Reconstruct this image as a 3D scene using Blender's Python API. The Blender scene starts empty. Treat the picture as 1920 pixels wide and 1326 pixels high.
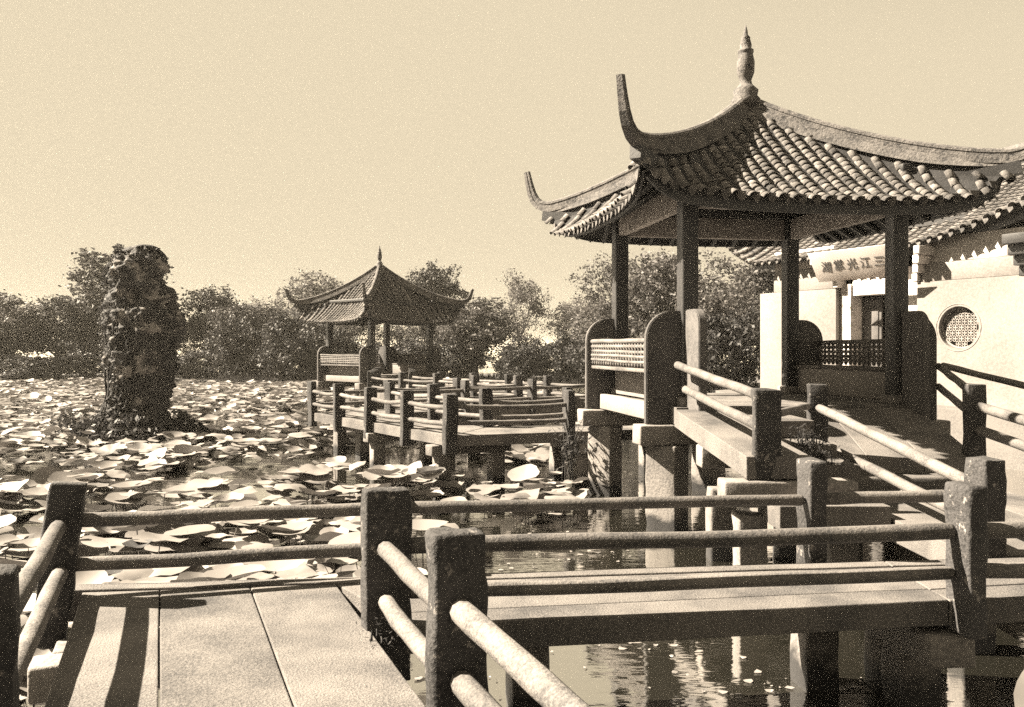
import bpy, bmesh, math, random
from mathutils import Vector, Matrix, noise
R = math.radians
scene = bpy.context.scene
col = scene.collection
EYE = 2.35                                  # eye height above the water, metres

# ------------------------------------------------------------------ camera
cam_d = bpy.data.cameras.new('camera'); cam = bpy.data.objects.new('camera', cam_d); col.objects.link(cam)
cam.location = (0, 0, EYE); cam.rotation_euler = (R(90), 0, 0)
cam_d.sensor_width = 36; cam_d.lens = 36*1650/1920; cam_d.shift_y = -0.004
cam_d.clip_start = 0.05; cam_d.clip_end = 6000
scene.camera = cam

# ------------------------------------------------------------------ sky and sun
SUN_H = Vector((-0.99, 0.15, 0)).normalized(); SUN_EL = R(41.5)
SUN = Vector((SUN_H.x*math.cos(SUN_EL), SUN_H.y*math.cos(SUN_EL), math.sin(SUN_EL)))
world = bpy.data.worlds.new('World'); scene.world = world; world.use_nodes = True
nt = world.node_tree; nt.nodes.clear()
sky = nt.nodes.new('ShaderNodeTexSky'); sky.sky_type = 'NISHITA'; sky.sun_disc = False
sky.sun_elevation = SUN_EL; sky.sun_rotation = math.atan2(SUN.x, SUN.y)
sky.air_density = 1.0; sky.dust_density = 3.0
bw = nt.nodes.new('ShaderNodeRGBToBW')
tint = nt.nodes.new('ShaderNodeMix'); tint.data_type = 'RGBA'; tint.blend_type = 'MULTIPLY'; tint.inputs[0].default_value = 1
tint.inputs[7].default_value = (1.0, 0.852, 0.605, 1)          # the print's cream paper
bg = nt.nodes.new('ShaderNodeBackground'); bg.inputs[1].default_value = 0.055
out = nt.nodes.new('ShaderNodeOutputWorld')
L = nt.links.new
# the plate's response: bright sky saturates to paper white, deep sky stays darker
dv = nt.nodes.new('ShaderNodeMath'); dv.operation = 'MULTIPLY'; dv.inputs[1].default_value = 0.50
pw = nt.nodes.new('ShaderNodeMath'); pw.operation = 'POWER'; pw.inputs[1].default_value = 1.6
mn = nt.nodes.new('ShaderNodeMath'); mn.operation = 'SMOOTH_MIN'; mn.inputs[1].default_value = 1.0; mn.inputs[2].default_value = 0.5
sc_n = nt.nodes.new('ShaderNodeMath'); sc_n.operation = 'MULTIPLY'; sc_n.inputs[1].default_value = 2.12
L(sky.outputs[0], bw.inputs[0]); L(bw.outputs[0], dv.inputs[0]); L(dv.outputs[0], pw.inputs[0]); L(pw.outputs[0], mn.inputs[0]); L(mn.outputs[0], sc_n.inputs[0])
L(sc_n.outputs[0], tint.inputs[6]); L(tint.outputs[2], bg.inputs[0]); L(bg.outputs[0], out.inputs[0])
sd = bpy.data.lights.new('sun', 'SUN'); sd.energy = 5.0; sd.angle = R(0.5); sd.color = (1, 0.872, 0.68)
so = bpy.data.objects.new('sun', sd); col.objects.link(so); so.rotation_euler = SUN.to_track_quat('Z', 'Y').to_euler()
so.location = (-30, 10, 40)
vs = scene.view_settings; vs.view_transform = 'Standard'; vs.look = 'None'; vs.gamma = 1; vs.exposure = 2.75; vs.use_curve_mapping = False
scene.render.engine = 'CYCLES'
cy = scene.cycles; cy.use_denoising = False; cy.max_bounces = 6; cy.diffuse_bounces = 4; cy.glossy_bounces = 3
cy.transmission_bounces = 2; cy.volume_bounces = 1; cy.transparent_max_bounces = 4
cy.sample_clamp_indirect = 6; cy.caustics_reflective = False; cy.caustics_refractive = False

# ------------------------------------------------------------------ materials
def wc(v): v *= 0.30; k = max(0.0, min(1.0, (v-0.01)/0.12)); return (v, v*(0.97-0.04*k), v*(1.02-0.13*k), 1)
def base_mat(name):
    m = bpy.data.materials.new(name); m.use_nodes = True
    n = m.node_tree.nodes; p = n['Principled BSDF']
    return m, m.node_tree, n, p
def mat(name, lo, hi, rough=0.85, s1=1.2, s2=45, bump=0.25, lichen=None, lich_s=9, lich_t=0.6, stretch=None, wave=None, spec=0.3, rnd=0.18):
    m, t, n, p = base_mat(name)
    tc = n.new('ShaderNodeTexCoord'); oi = n.new('ShaderNodeObjectInfo')
    add = n.new('ShaderNodeVectorMath'); add.operation = 'MULTIPLY_ADD'
    cmb = n.new('ShaderNodeCombineXYZ')
    for i in range(3): t.links.new(oi.outputs['Random'], cmb.inputs[i])
    add.inputs[1].default_value = (37, 17, 23)
    t.links.new(cmb.outputs[0], add.inputs[0]); t.links.new(tc.outputs['Object'], add.inputs[2])
    src = add.outputs[0]
    if stretch:
        mp = n.new('ShaderNodeMapping'); mp.inputs['Scale'].default_value = stretch
        t.links.new(src, mp.inputs[0]); src = mp.outputs[0]
    def nz(s, d=5, r=0.6):
        x = n.new('ShaderNodeTexNoise'); x.inputs['Scale'].default_value = s; x.inputs['Detail'].default_value = d; x.inputs['Roughness'].default_value = r
        t.links.new(src, x.inputs['Vector']); return x
    a = nz(s1); b = nz(s2, 3, 0.7)
    mx = n.new('ShaderNodeMath'); mx.operation = 'MULTIPLY_ADD'; mx.inputs[1].default_value = 0.85
    t.links.new(b.outputs[0], mx.inputs[0])
    sub = n.new('ShaderNodeMath'); sub.operation = 'MULTIPLY'; sub.inputs[1].default_value = 0.9
    t.links.new(a.outputs[0], sub.inputs[0]); t.links.new(sub.outputs[0], mx.inputs[2])
    rp = n.new('ShaderNodeValToRGB'); rp.color_ramp.elements[0].position = 0.68; rp.color_ramp.elements[1].position = 1.06
    rp.color_ramp.elements[0].color = wc(lo); rp.color_ramp.elements[1].color = wc(hi)
    t.links.new(mx.outputs[0], rp.inputs[0]); c = rp.outputs[0]
    if lichen is not None:
        l = nz(lich_s, 6, 0.7); lr = n.new('ShaderNodeValToRGB')
        lr.color_ramp.elements[0].position = lich_t; lr.color_ramp.elements[1].position = lich_t+0.06
        t.links.new(l.outputs[0], lr.inputs[0])
        mm = n.new('ShaderNodeMix'); mm.data_type = 'RGBA'; mm.inputs[7].default_value = wc(lichen)
        t.links.new(lr.outputs[0], mm.inputs[0]); t.links.new(c, mm.inputs[6]); c = mm.outputs[2]
    br = n.new('ShaderNodeMath'); br.operation = 'MULTIPLY_ADD'; br.inputs[1].default_value = 2*rnd; br.inputs[2].default_value = 1-rnd
    t.links.new(oi.outputs['Random'], br.inputs[0])
    mu = n.new('ShaderNodeVectorMath'); mu.operation = 'SCALE'
    t.links.new(c, mu.inputs[0]); t.links.new(br.outputs[0], mu.inputs['Scale'])
    t.links.new(mu.outputs[0], p.inputs['Base Color'])
    p.inputs['Roughness'].default_value = rough; p.inputs['Specular IOR Level'].default_value = spec
    if bump:
        bp = n.new('ShaderNodeBump'); bp.inputs['Strength'].default_value = bump; bp.inputs['Distance'].default_value = 0.02
        t.links.new(mx.outputs[0], bp.inputs['Height']); t.links.new(bp.outputs[0], p.inputs['Normal'])
    return m
def leaf_mat(name, lo, hi, trans=0.35, scale=0.6, rough=0.6, rnd=0.25, spec=0.3, p0=0.35, p1=1.0):
    m, t, n, p = base_mat(name)
    geo = n.new('ShaderNodeNewGeometry'); oi = n.new('ShaderNodeObjectInfo')
    x = n.new('ShaderNodeTexNoise'); x.inputs['Scale'].default_value = scale; x.inputs['Detail'].default_value = 4
    t.links.new(geo.outputs['Position'], x.inputs['Vector'])
    ad = n.new('ShaderNodeMath'); ad.operation = 'MULTIPLY_ADD'; ad.inputs[1].default_value = 0.5
    t.links.new(geo.outputs['Random Per Island'], ad.inputs[0]); t.links.new(x.outputs[0], ad.inputs[2])
    rp = n.new('ShaderNodeValToRGB'); rp.color_ramp.elements[0].position = p0; rp.color_ramp.elements[1].position = p1
    rp.color_ramp.elements[0].color = wc(lo); rp.color_ramp.elements[1].color = wc(hi)
    t.links.new(ad.outputs[0], rp.inputs[0])
    br = n.new('ShaderNodeMath'); br.operation = 'MULTIPLY_ADD'; br.inputs[1].default_value = 2*rnd; br.inputs[2].default_value = 1-rnd
    t.links.new(oi.outputs['Random'], br.inputs[0])
    mu = n.new('ShaderNodeVectorMath'); mu.operation = 'SCALE'
    t.links.new(rp.outputs[0], mu.inputs[0]); t.links.new(br.outputs[0], mu.inputs['Scale'])
    t.links.new(mu.outputs[0], p.inputs['Base Color']); p.inputs['Roughness'].default_value = rough; p.inputs['Specular IOR Level'].default_value = spec
    tr = n.new('ShaderNodeBsdfTranslucent'); t.links.new(mu.outputs[0], tr.inputs[0])
    ms = n.new('ShaderNodeMixShader'); ms.inputs[0].default_value = trans
    t.links.new(p.outputs[0], ms.inputs[1]); t.links.new(tr.outputs[0], ms.inputs[2])
    t.links.new(ms.outputs[0], n['Material Output'].inputs[0])
    return m
M = {}
M['slab'] = mat('deck_stone', 0.14, 0.49, s1=1.6, s2=90, bump=0.7, lichen=0.12, lich_s=42, lich_t=0.64, rnd=0.06)
M['post'] = mat('post_stone', 0.035, 0.15, s1=2.5, s2=40, bump=0.8, lichen=0.6, lich_s=11, lich_t=0.60)
M['pier'] = mat('pier_stone', 0.30, 0.66, s1=1.6, s2=30, bump=0.5)
M['log'] = mat('rail_stone', 0.15, 0.46, s1=3, s2=60, bump=0.5, lichen=0.14, lich_s=14, lich_t=0.66)
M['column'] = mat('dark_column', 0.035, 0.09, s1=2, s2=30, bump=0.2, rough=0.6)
M['beam'] = mat('faded_beam', 0.9, 1.9, s1=2.2, s2=20, bump=0.3, stretch=(1, 1, 3))
M['panel'] = mat('bench_panel', 0.12, 0.28, s1=2, s2=30, bump=0.3, lichen=0.32, lich_t=0.66)
M['plaster'] = mat('white_plaster', 0.46, 0.68, s1=0.8, s2=25, bump=0.12, rnd=0.04)
M['tile'] = mat('grey_tile', 0.12, 0.5, s1=3, s2=30, bump=0.4, lichen=0.75, lich_s=5, lich_t=0.60, rnd=0.35)
M['pan'] = mat('pan_tile', 0.03, 0.08, s1=3, s2=30, bump=0.4)
M['ridge'] = mat('ridge_mortar', 0.11, 0.42, s1=3.5, s2=26, bump=0.9, lichen=0.07, lich_s=5, lich_t=0.58, rnd=0.05)
M['rock'] = mat('garden_rock', 0.03, 0.14, s1=1.2, s2=14, bump=1.0, lichen=0.7, lich_s=2.0, lich_t=0.545)
M['earth'] = mat('bank_earth', 0.10, 0.30, s1=0.3, s2=6, bump=0.3)
M['terrace'] = mat('terrace_paving', 0.25, 0.5, s1=0.7, s2=30, bump=0.2)
M['door'] = mat('door_wood', 0.14, 0.3, s1=3, s2=40, bump=0.3)
M['board'] = leaf_mat('pale_board', 1.9, 2.3, 0.5, scale=2, rnd=0.02)
M['ink'] = mat('ink', 0.10, 0.3, s2=30, bump=0)
M['bark'] = mat('bark', 0.04, 0.11, s1=4, s2=30, bump=0.6)
M['leaf'] = leaf_mat('tree_leaf', 0.04, 0.34, 0.25, rnd=0.45)
M['leafp'] = leaf_mat('pale_tree_leaf', 0.10, 0.42, 0.35, rnd=0.4)
M['bush'] = leaf_mat('bush_leaf', 0.02, 0.18, 0.2, rnd=0.4)
M['grass'] = leaf_mat('grass', 0.05, 0.22, 0.3)
M['lotus'] = leaf_mat('lotus_leaf', 0.09, 0.60, 0.10, scale=1.3, rough=0.55, rnd=0.2, spec=0.4, p0=0.38, p1=0.62)
# wet, weed-stained band on the piers just above the water
t = M['pier'].node_tree; n = t.nodes; p = n['Principled BSDF']; lk = p.inputs['Base Color'].links[0]; src = lk.from_socket
gp = n.new('ShaderNodeNewGeometry'); sx = n.new('ShaderNodeSeparateXYZ'); nzt = n.new('ShaderNodeTexNoise'); nzt.inputs['Scale'].default_value = 6
t.links.new(gp.outputs['Position'], sx.inputs[0]); t.links.new(gp.outputs['Position'], nzt.inputs['Vector'])
m1 = n.new('ShaderNodeMath'); m1.operation = 'MULTIPLY_ADD'; m1.inputs[1].default_value = -0.35; t.links.new(nzt.outputs[0], m1.inputs[0]); t.links.new(sx.outputs[2], m1.inputs[2])
r1 = n.new('ShaderNodeMapRange'); r1.inputs[1].default_value = -0.02; r1.inputs[2].default_value = 0.10; t.links.new(m1.outputs[0], r1.inputs[0])
mt = n.new('ShaderNodeMix'); mt.data_type = 'RGBA'; mt.inputs[6].default_value = wc(0.06); t.links.new(r1.outputs[0], mt.inputs[0]); t.links.new(src, mt.inputs[7]); t.links.new(mt.outputs[2], p.inputs['Base Color'])
# still lake water: dark body under a bright mirror surface with slight ripples
m, t, n, p = base_mat('lake_water'); M['water'] = m
p.inputs['Base Color'].default_value = (0.02, 0.019, 0.015, 1); p.inputs['Roughness'].default_value = 0.9; p.inputs['Specular IOR Level'].default_value = 0
gl = n.new('ShaderNodeBsdfGlossy'); gl.inputs['Roughness'].default_value = 0.04; gl.inputs['Color'].default_value = (0.95, 0.94, 0.92, 1)
lw = n.new('ShaderNodeFresnel'); lw.inputs['IOR'].default_value = 2.6
bo = n.new('ShaderNodeMath'); bo.operation = 'MULTIPLY_ADD'; bo.inputs[1].default_value = 0.75; bo.inputs[2].default_value = 0.5; bo.use_clamp = True
t.links.new(lw.outputs[0], bo.inputs[0])
tcw = n.new('ShaderNodeTexCoord'); mpw = n.new('ShaderNodeMapping'); mpw.inputs['Scale'].default_value = (1, 2.6, 1)
nw = n.new('ShaderNodeTexNoise'); nw.inputs['Scale'].default_value = 2.2; nw.inputs['Detail'].default_value = 3
bpw = n.new('ShaderNodeBump'); bpw.inputs['Strength'].default_value = 0.10; bpw.inputs['Distance'].default_value = 0.05
t.links.new(tcw.outputs['Object'], mpw.inputs[0]); t.links.new(mpw.outputs[0], nw.inputs['Vector']); t.links.new(nw.outputs[0], bpw.inputs['Height'])
t.links.new(bpw.outputs[0], gl.inputs['Normal'])
ms = n.new('ShaderNodeMixShader'); t.links.new(bo.outputs[0], ms.inputs[0]); t.links.new(p.outputs[0], ms.inputs[1]); t.links.new(gl.outputs[0], ms.inputs[2])
t.links.new(ms.outputs[0], n['Material Output'].inputs[0])

# ------------------------------------------------------------------ helpers
G = Matrix.Translation((0, 0, EYE))         # frame whose z is counted from eye height
def link(name, me, parent=None, mw=None):
    o = bpy.data.objects.new(name, me); col.objects.link(o)
    if mw is not None: o.matrix_basis = mw
    if parent is not None:
        o.parent = parent; o.matrix_parent_inverse = parent.matrix_basis.inverted()
    return o
def tag(o, label, cat, group=None):
    o['label'] = label; o['category'] = cat
    if group: o['group'] = group
    return o
def kind(o, k): o['kind'] = k; return o
def thing(name, label, cat, loc, group=None):
    o = link(name, None, None, Matrix.Translation(loc)); o.empty_display_size = 0.2
    return tag(o, label, cat, group)
class MB:
    def __init__(s): s.v = []; s.f = []
    def add(s, vs, fs, T=None):
        b = len(s.v)
        s.v += [tuple(T @ Vector(q)) for q in vs] if T else [tuple(q) for q in vs]
        s.f += [tuple(i+b for i in f) for f in fs]
    def box(s, c, d, T=None):
        x, y, z = c; a, b, h = d[0]/2, d[1]/2, d[2]/2
        s.add([(x+i*a, y+j*b, z+k*h) for k in (-1, 1) for j in (-1, 1) for i in (-1, 1)],
              [(0, 2, 3, 1), (4, 5, 7, 6), (0, 1, 5, 4), (2, 6, 7, 3), (0, 4, 6, 2), (1, 3, 7, 5)], T)
    def tube(s, pts, rad, n=8, cap=True, T=None):
        pts = [Vector(q) for q in pts]; vs = []; fs = []
        up = Vector((0.013, 0.02, 1))
        for i, q in enumerate(pts):
            d = (pts[min(i+1, len(pts)-1)] - pts[max(i-1, 0)])
            d = d.normalized() if d.length > 1e-9 else Vector((0, 0, 1))
            a = d.cross(up) if abs(d.normalized().z) < 0.97 else d.cross(Vector((1, 0.02, 0)))
            a.normalize(); b = a.cross(d)
            r = rad[i] if isinstance(rad, (list, tuple)) else rad
            for k in range(n):
                th = 2*math.pi*k/n
                vs.append(q + a*math.cos(th)*r + b*math.sin(th)*r)
        for i in range(len(pts)-1):
            for k in range(n):
                fs.append((i*n+k, i*n+(k+1) % n, (i+1)*n+(k+1) % n, (i+1)*n+k))
        if cap:
            fs.append(tuple(range(n-1, -1, -1))); e = (len(pts)-1)*n; fs.append(tuple(range(e, e+n)))
        s.add(vs, fs, T)
    def lathe(s, prof, n=14, T=None):
        s.tube([(0, 0, z) for r, z in prof], [r for r, z in prof], n, True, T)
    def sweep(s, prof, pts, ups, scl=None, T=None):          # prof: (side, up) pairs
        n = len(prof); vs = []; fs = []
        pts = [Vector(q) for q in pts]
        for i, q in enumerate(pts):
            d = (pts[min(i+1, len(pts)-1)] - pts[max(i-1, 0)]).normalized()
            u = ups[i] if isinstance(ups, list) else ups
            a = d.cross(u).normalized(); b = a.cross(d)
            k = scl[i] if scl else 1
            for (x, y) in prof: vs.append(q + a*x*k + b*y*k)
        for i in range(len(pts)-1):
            for k in range(n): fs.append((i*n+k, i*n+(k+1) % n, (i+1)*n+(k+1) % n, (i+1)*n+k))
        fs.append(tuple(range(n-1, -1, -1))); e = (len(pts)-1)*n; fs.append(tuple(range(e, e+n)))
        s.add(vs, fs, T)
    def mesh(s, name, m, smooth=False):
        me = bpy.data.meshes.new(name); me.from_pydata(s.v, [], s.f); me.materials.append(M[m])
        if smooth: me.shade_smooth()
        return me
    def build(s, name, m, parent=None, mw=None, smooth=False):
        return link(name, s.mesh(name, m, smooth), parent, mw)
_sc = [0]
def stone_mesh(name, d, m, bev=0.02, amp=0.006, step=0.14, seed=None):
    """a worked stone: box with rounded arrises and an uneven face, centred"""
    _sc[0] += 1; sv = Vector((seed or _sc[0]*3.7, _sc[0]*1.3, 5.1))
    h = [x/2 for x in d]; bev = min(bev, min(h)*0.6); ax = []
    for k in range(3):
        inner = h[k]-bev; nn = max(1, min(40, int(round(2*inner/step))))
        ax.append([-h[k]] + [-inner + 2*inner*i/nn for i in range(nn+1)] + [h[k]])
    N = [len(a)-1 for a in ax]; idx = {}; vs = []; fs = []
    def vid(i, j, k):
        q = (i, j, k)
        if q not in idx:
            p = Vector((ax[0][i], ax[1][j], ax[2][k]))
            c = Vector([max(-(h[w]-bev), min(h[w]-bev, p[w])) for w in range(3)])
            e = p-c
            if e.length > 1e-9: p = c + e.normalized()*bev
            nn = e.normalized() if e.length > 1e-9 else Vector((0, 0, 0))
            p = p + nn*amp*(noise.noise((p+sv)*5)*1.6 + noise.noise((p+sv)*17)*0.8)
            idx[q] = len(vs); vs.append(p)
        return idx[q]
    for w in range(3):
        a, b = (w+1) % 3, (w+2) % 3
        for side in (0, N[w]):
            for i in range(N[a]):
                for j in range(N[b]):
                    def g(x, y):
                        q = [0, 0, 0]; q[w] = side; q[a] = x; q[b] = y; return vid(*q)
                    f = [g(i, j), g(i+1, j), g(i+1, j+1), g(i, j+1)]
                    fs.append(tuple(f if side else f[::-1]))
    mb = MB(); mb.add(vs, fs)
    return mb.mesh(name, m, True)
def stone(name, d, c, m, parent, rz=0, bev=0.02, amp=0.006, step=0.14, tilt=None, F=G, group=None):
    mw = F @ Matrix.Translation(c) @ Matrix.Rotation(rz, 4, 'Z')
    if tilt: mw = mw @ Matrix.Rotation(tilt[0], 4, 'X') @ Matrix.Rotation(tilt[1], 4, 'Y')
    return link(name, stone_mesh(name, d, m, bev, amp, step), parent, mw)
def slab_poly(name, pts, th, m, parent, F=G, bev=0.007, amp=0.005):
    """pts: (x, y, ztop) corners, counter-clockwise; a slab with eased arrises"""
    bm = bmesh.new()
    top = [bm.verts.new(q) for q in pts]; bot = [bm.verts.new((q[0], q[1], q[2]-th)) for q in pts]
    n = len(pts)
    bm.faces.new(top); bm.faces.new(bot[::-1])
    for i in range(n): bm.faces.new((top[i], bot[i], bot[(i+1) % n], top[(i+1) % n]))
    bmesh.ops.recalc_face_normals(bm, faces=bm.faces)
    for _ in range(3):
        es = [e for e in bm.edges if e.calc_length() > 0.45]
        if es: bmesh.ops.subdivide_edges(bm, edges=es, cuts=1, use_grid_fill=True)
    es = [e for e in bm.edges if len(e.link_faces) == 2 and e.calc_face_angle(0) > 0.6]
    bmesh.ops.bevel(bm, geom=es, offset=bev, segments=2, affect='EDGES', profile=0.5)
    for v in bm.verts:
        q = v.co*2.3
        v.co += Vector((noise.noise(q)*amp, noise.noise(q+Vector((9, 3, 1)))*amp, noise.noise(q+Vector((2, 7, 4)))*amp))
    me = bpy.data.meshes.new(name); bm.to_mesh(me); bm.free(); me.materials.append(M[m])
    return link(name, me, parent, F.copy())
rr = random.Random(7)
def rail(parent, a, b, r=0.05, sag=0.02, F=G, name='rail', m='log', n=10):
    a = Vector(a); b = Vector(b); d = b-a; pts = []; rad = []; K = 12; u = d.normalized()
    sd_ = rr.random()*50
    pts += [a - u*r*0.55, a - u*r*0.35]; rad += [r*0.45, r*0.85]
    for i in range(K+1):
        t_ = i/K; q = a + d*t_ + Vector((0, 0, -sag*4*t_*(1-t_)))
        q += Vector((0, 0, noise.noise(Vector((t_*3, sd_, 0)))*0.012)) + Vector((noise.noise(Vector((t_*3, sd_, 7)))*0.01, 0, 0))
        pts.append(q); rad.append(r*(1 + 0.09*noise.noise(Vector((t_*6, sd_, 3)))))
    pts += [b + u*r*0.35, b + u*r*0.55]; rad += [r*0.85, r*0.45]
    mb = MB(); mb.tube(pts, rad, n)
    return mb.build(name, m, parent, F.copy(), True)
def post(parent, x, y, ang, top, bot, w=0.25, d=0.13, tilt=None, F=G):
    """w across the run of the railing, d along it; ang is the railing's heading"""
    return stone('post', (d, w, top-bot), (x, y, (top+bot)/2), 'post', parent, ang, bev=0.015, amp=0.012, step=0.07 if y < 8 else 0.14, tilt=tilt, F=F)

# ================================================================== setting: water and banks
mb = MB(); S = 1500
mb.add([(-S, -S, 0), (S, -S, 0), (S, S, 0), (-S, S, 0)], [(0, 1, 2, 3)])
kind(mb.build('lake_water', 'water'), 'structure')
def bank(name, pts, top, mat_, skirt=0.5, bumps=0.25):
    """a low island: outline pts (ccw), gently mounded"""
    bm = bmesh.new()
    c = Vector((sum(q[0] for q in pts)/len(pts), sum(q[1] for q in pts)/len(pts), 0))
    vs = [bm.verts.new((q[0], q[1], -0.4)) for q in pts]
    f = bm.faces.new(vs)
    r_ = bmesh.ops.inset_region(bm, faces=[f], thickness=skirt, depth=0)
    f.normal_update()
    for v in f.verts: v.co.z = top
    bmesh.ops.triangulate(bm, faces=[f])
    for _ in range(4):
        es = [e for e in bm.edges if e.calc_length() > 3]
        if es: bmesh.ops.subdivide_edges(bm, edges=es, cuts=1)
    bmesh.ops.triangulate(bm, faces=bm.faces)
    for v in bm.verts:
        q = v.co*0.35; v.co.z += noise.noise(q)*bumps; v.co.x += noise.noise(q*2)*0.4; v.co.y += noise.noise(q*2+Vector((5, 5, 5)))*0.5
    bmesh.ops.recalc_face_normals(bm, faces=bm.faces)
    me = bpy.data.meshes.new(name); bm.to_mesh(me); bm.free(); me.materials.append(M[mat_])
    return kind(link(name, me), 'structure')
bank('far_bank', [(-75, 61), (-40, 58), (-25, 57), (-18, 54.5), (-12, 55), (-4, 58), (3, 55), (7, 41), (9, 33), (8, 26), (7, 22.5),
                  (16, 20), (40, 20), (60, 40), (40, 62), (12, 66), (0, 71), (-30, 73), (-75, 74)], 0.45, 'earth', 0.9)
mb = MB()
tp = [(6.2, 26.8), (6.05, 23.9), (6.8, 22.3), (9.9, 17.0), (12.5, 12.5), (21, 12.5), (21, 31), (11.7, 32)]
nT = len(tp)
mb.add([(x, y, 1.105) for x, y in tp] + [(x, y, -0.6) for x, y in tp], [tuple(range(nT)), tuple(range(2*nT-1, nT-1, -1))] +
       [(i, nT+i, nT+(i+1) % nT, (i+1) % nT) for i in range(nT)])
kind(mb.build('terrace_ground', 'terrace'), 'structure')

# ================================================================== foreground walkway (A)
dA = Vector((-0.370, 0.929)); nA = Vector((0.929, 0.370)); angA = math.atan2(dA.y, dA.x)
def PA(n_, s_, z): q = nA*n_ + dA*s_; return (q.x, q.y, z)
DK = -1.5                                   # deck level from the eye
fe = lambda x: 5.97 + 0.118*x               # far edge of the cross walkway
ne = lambda x: 4.87 + 0.155*x               # near edge
def s_at(n_, off):                          # where a line of constant n meets the far kerb
    # n*nA.y + s*dA.y = fe(n*nA.x + s*dA.x) - off
    return (5.97 - off + 0.118*n_*nA.x - n_*nA.y)/(dA.y - 0.118*dA.x)
root = thing('stone_footbridge', 'stone slab walkway in the foreground leading away at lower left', 'footbridge', PA(0.3, 3.0, 0.0))
for (n0, n1) in ((-0.455, -0.014), (-0.006, 0.514), (0.522, 1.035)):
    slab_poly('slab', [PA(n0, -1.2, DK), PA(n1, -1.2, DK), PA(n1, s_at(n1, 0.22), DK), PA(n0, s_at(n0, 0.22), DK)], 0.2, 'slab', root)
slab_poly('kerb', [(-2.80, fe(-2.80)-0.205, DK+0.012), (-0.85, fe(-0.85)-0.205, DK+0.012), (-0.85, fe(-0.85)-0.10, DK+0.012), (-2.8, fe(-2.8)-0.10, DK+0.012)], 0.2, 'slab', root)
slab_poly('kerb', [(-2.80, fe(-2.80)-0.085, DK-0.012), (-0.85, fe(-0.85)-0.085, DK-0.012), (-0.85, fe(-0.85)+0.02, DK-0.012), (-2.8, fe(-2.8)+0.02, DK-0.012)], 0.2, 'slab', root)
TOP = -0.775
post(root, *PA(1.135, 4.70, 0)[:2], angA, TOP+0.02, DK-0.3, 0.25, 0.13)
post(root, *PA(1.135, 3.47, 0)[:2], angA, TOP+0.02, DK-0.35, 0.225, 0.14)
post(root, *PA(1.135, 1.0, 0)[:2], angA, TOP, DK-0.35, 0.25, 0.14)
post(root, *PA(-0.575, 5.93, 0)[:2], angA, TOP-0.02, DK-0.28, 0.20, 0.14, tilt=(R(7), R(-2)))
post(root, *PA(-0.60, 3.56, 0)[:2], angA, TOP, DK-0.3, 0.25, 0.15)
post(root, *PA(-0.60, 1.2, 0)[:2], angA, TOP, DK-0.3, 0.25, 0.15)
for zz in (-1.06, -1.345):
    rail(root, PA(1.11, 4.60, zz), PA(1.11, 3.50, zz-0.01), 0.046)
    rail(root, PA(1.13, 3.38, zz), PA(1.13, 1.05, zz), 0.05)
    rail(root, PA(-0.56, 5.84, zz+0.01), PA(-0.58, 3.62, zz-0.02), 0.047, -0.01)
    rail(root, PA(-0.6, 3.5, zz), PA(-0.6, 1.3, zz), 0.048)
for (n_, s_) in ((-0.45, 5.7), (0.95, 5.2), (-0.3, 2.6), (0.9, 2.6)):
    stone('pier', (0.26, 0.26, 1.1), (*PA(n_, s_, 0)[:2], -2.26), 'pier', root, angA, amp=0.012)
stone('cap_beam', (0.24, 1.9, 0.2), PA(0.28, 5.45, DK-0.31), 'pier', root, angA)
stone('cap_beam', (0.24, 1.9, 0.2), PA(0.28, 2.6, DK-0.31), 'pier', root, angA)
for zz in (-1.075, -1.345):                 # far railing of the corner
    rail(root, (-2.70, 5.36, zz+0.03), (-0.80, fe(-0.8)+0.05, zz+0.012), 0.044, 0.0)
stone('post', (0.12, 0.16, 0.55), (-0.74, fe(-0.74)+0.05, -1.27), 'post', root, R(7))

# ================================================================== cross walkway (B)
aB = math.atan(0.137)
root = thing('stone_footbridge', 'stone walkway crossing the middle ground below the near pavilion, two rails each side', 'footbridge', (1.6, 5.6, 0))
xb = lambda y_, k: 0
seg = [-0.80, 2.62, 5.4, 8.2]
for i in range(3):
    x0, x1 = seg[i]+0.004, seg[i+1]-0.004
    a0 = (nA*1.043).x
    if i == 0:                              # mitred against the foreground walkway
        pA0 = PA(1.043, 4.55, DK); pA1 = PA(1.043, s_at(1.043, 0.22), DK)
        slab_poly('slab', [(pA0[0]+0.03, ne(pA0[0])+0.255, DK), (x1, ne(x1)+0.255, DK), (x1, fe(x1)-0.22, DK), pA1], 0.155, 'slab', root)
        slab_poly('slab', [(pA0[0]+0.10, ne(pA0[0]), DK), (x1, ne(x1), DK), (x1, ne(x1)+0.247, DK), (pA0[0]+0.035, ne(pA0[0])+0.247, DK)], 0.155, 'slab', root)
    else:
        slab_poly('slab', [(x0, ne(x0)+0.255, DK), (x1, ne(x1)+0.255, DK), (x1, fe(x1)-0.22, DK), (x0, fe(x0)-0.22, DK)], 0.155, 'slab', root)
        slab_poly('slab', [(x0, ne(x0), DK-0.004), (x1, ne(x1), DK-0.004), (x1, ne(x1)+0.247, DK-0.004), (x0, ne(x0)+0.247, DK-0.004)], 0.155, 'slab', root)
    k0 = -0.842 if i == 0 else x0
    slab_poly('kerb', [(k0, fe(k0)-0.212, DK+0.01), (x1, fe(x1)-0.212, DK+0.01), (x1, fe(x1)-0.09, DK+0.01), (k0, fe(k0)-0.09, DK+0.01)], 0.155, 'slab', root)
    slab_poly('kerb', [(k0, fe(k0)-0.08, DK-0.015), (x1, fe(x1)-0.08, DK-0.015), (x1, fe(x1)+0.02, DK-0.015), (k0, fe(k0)+0.02, DK-0.015)], 0.155, 'slab', root)
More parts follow.
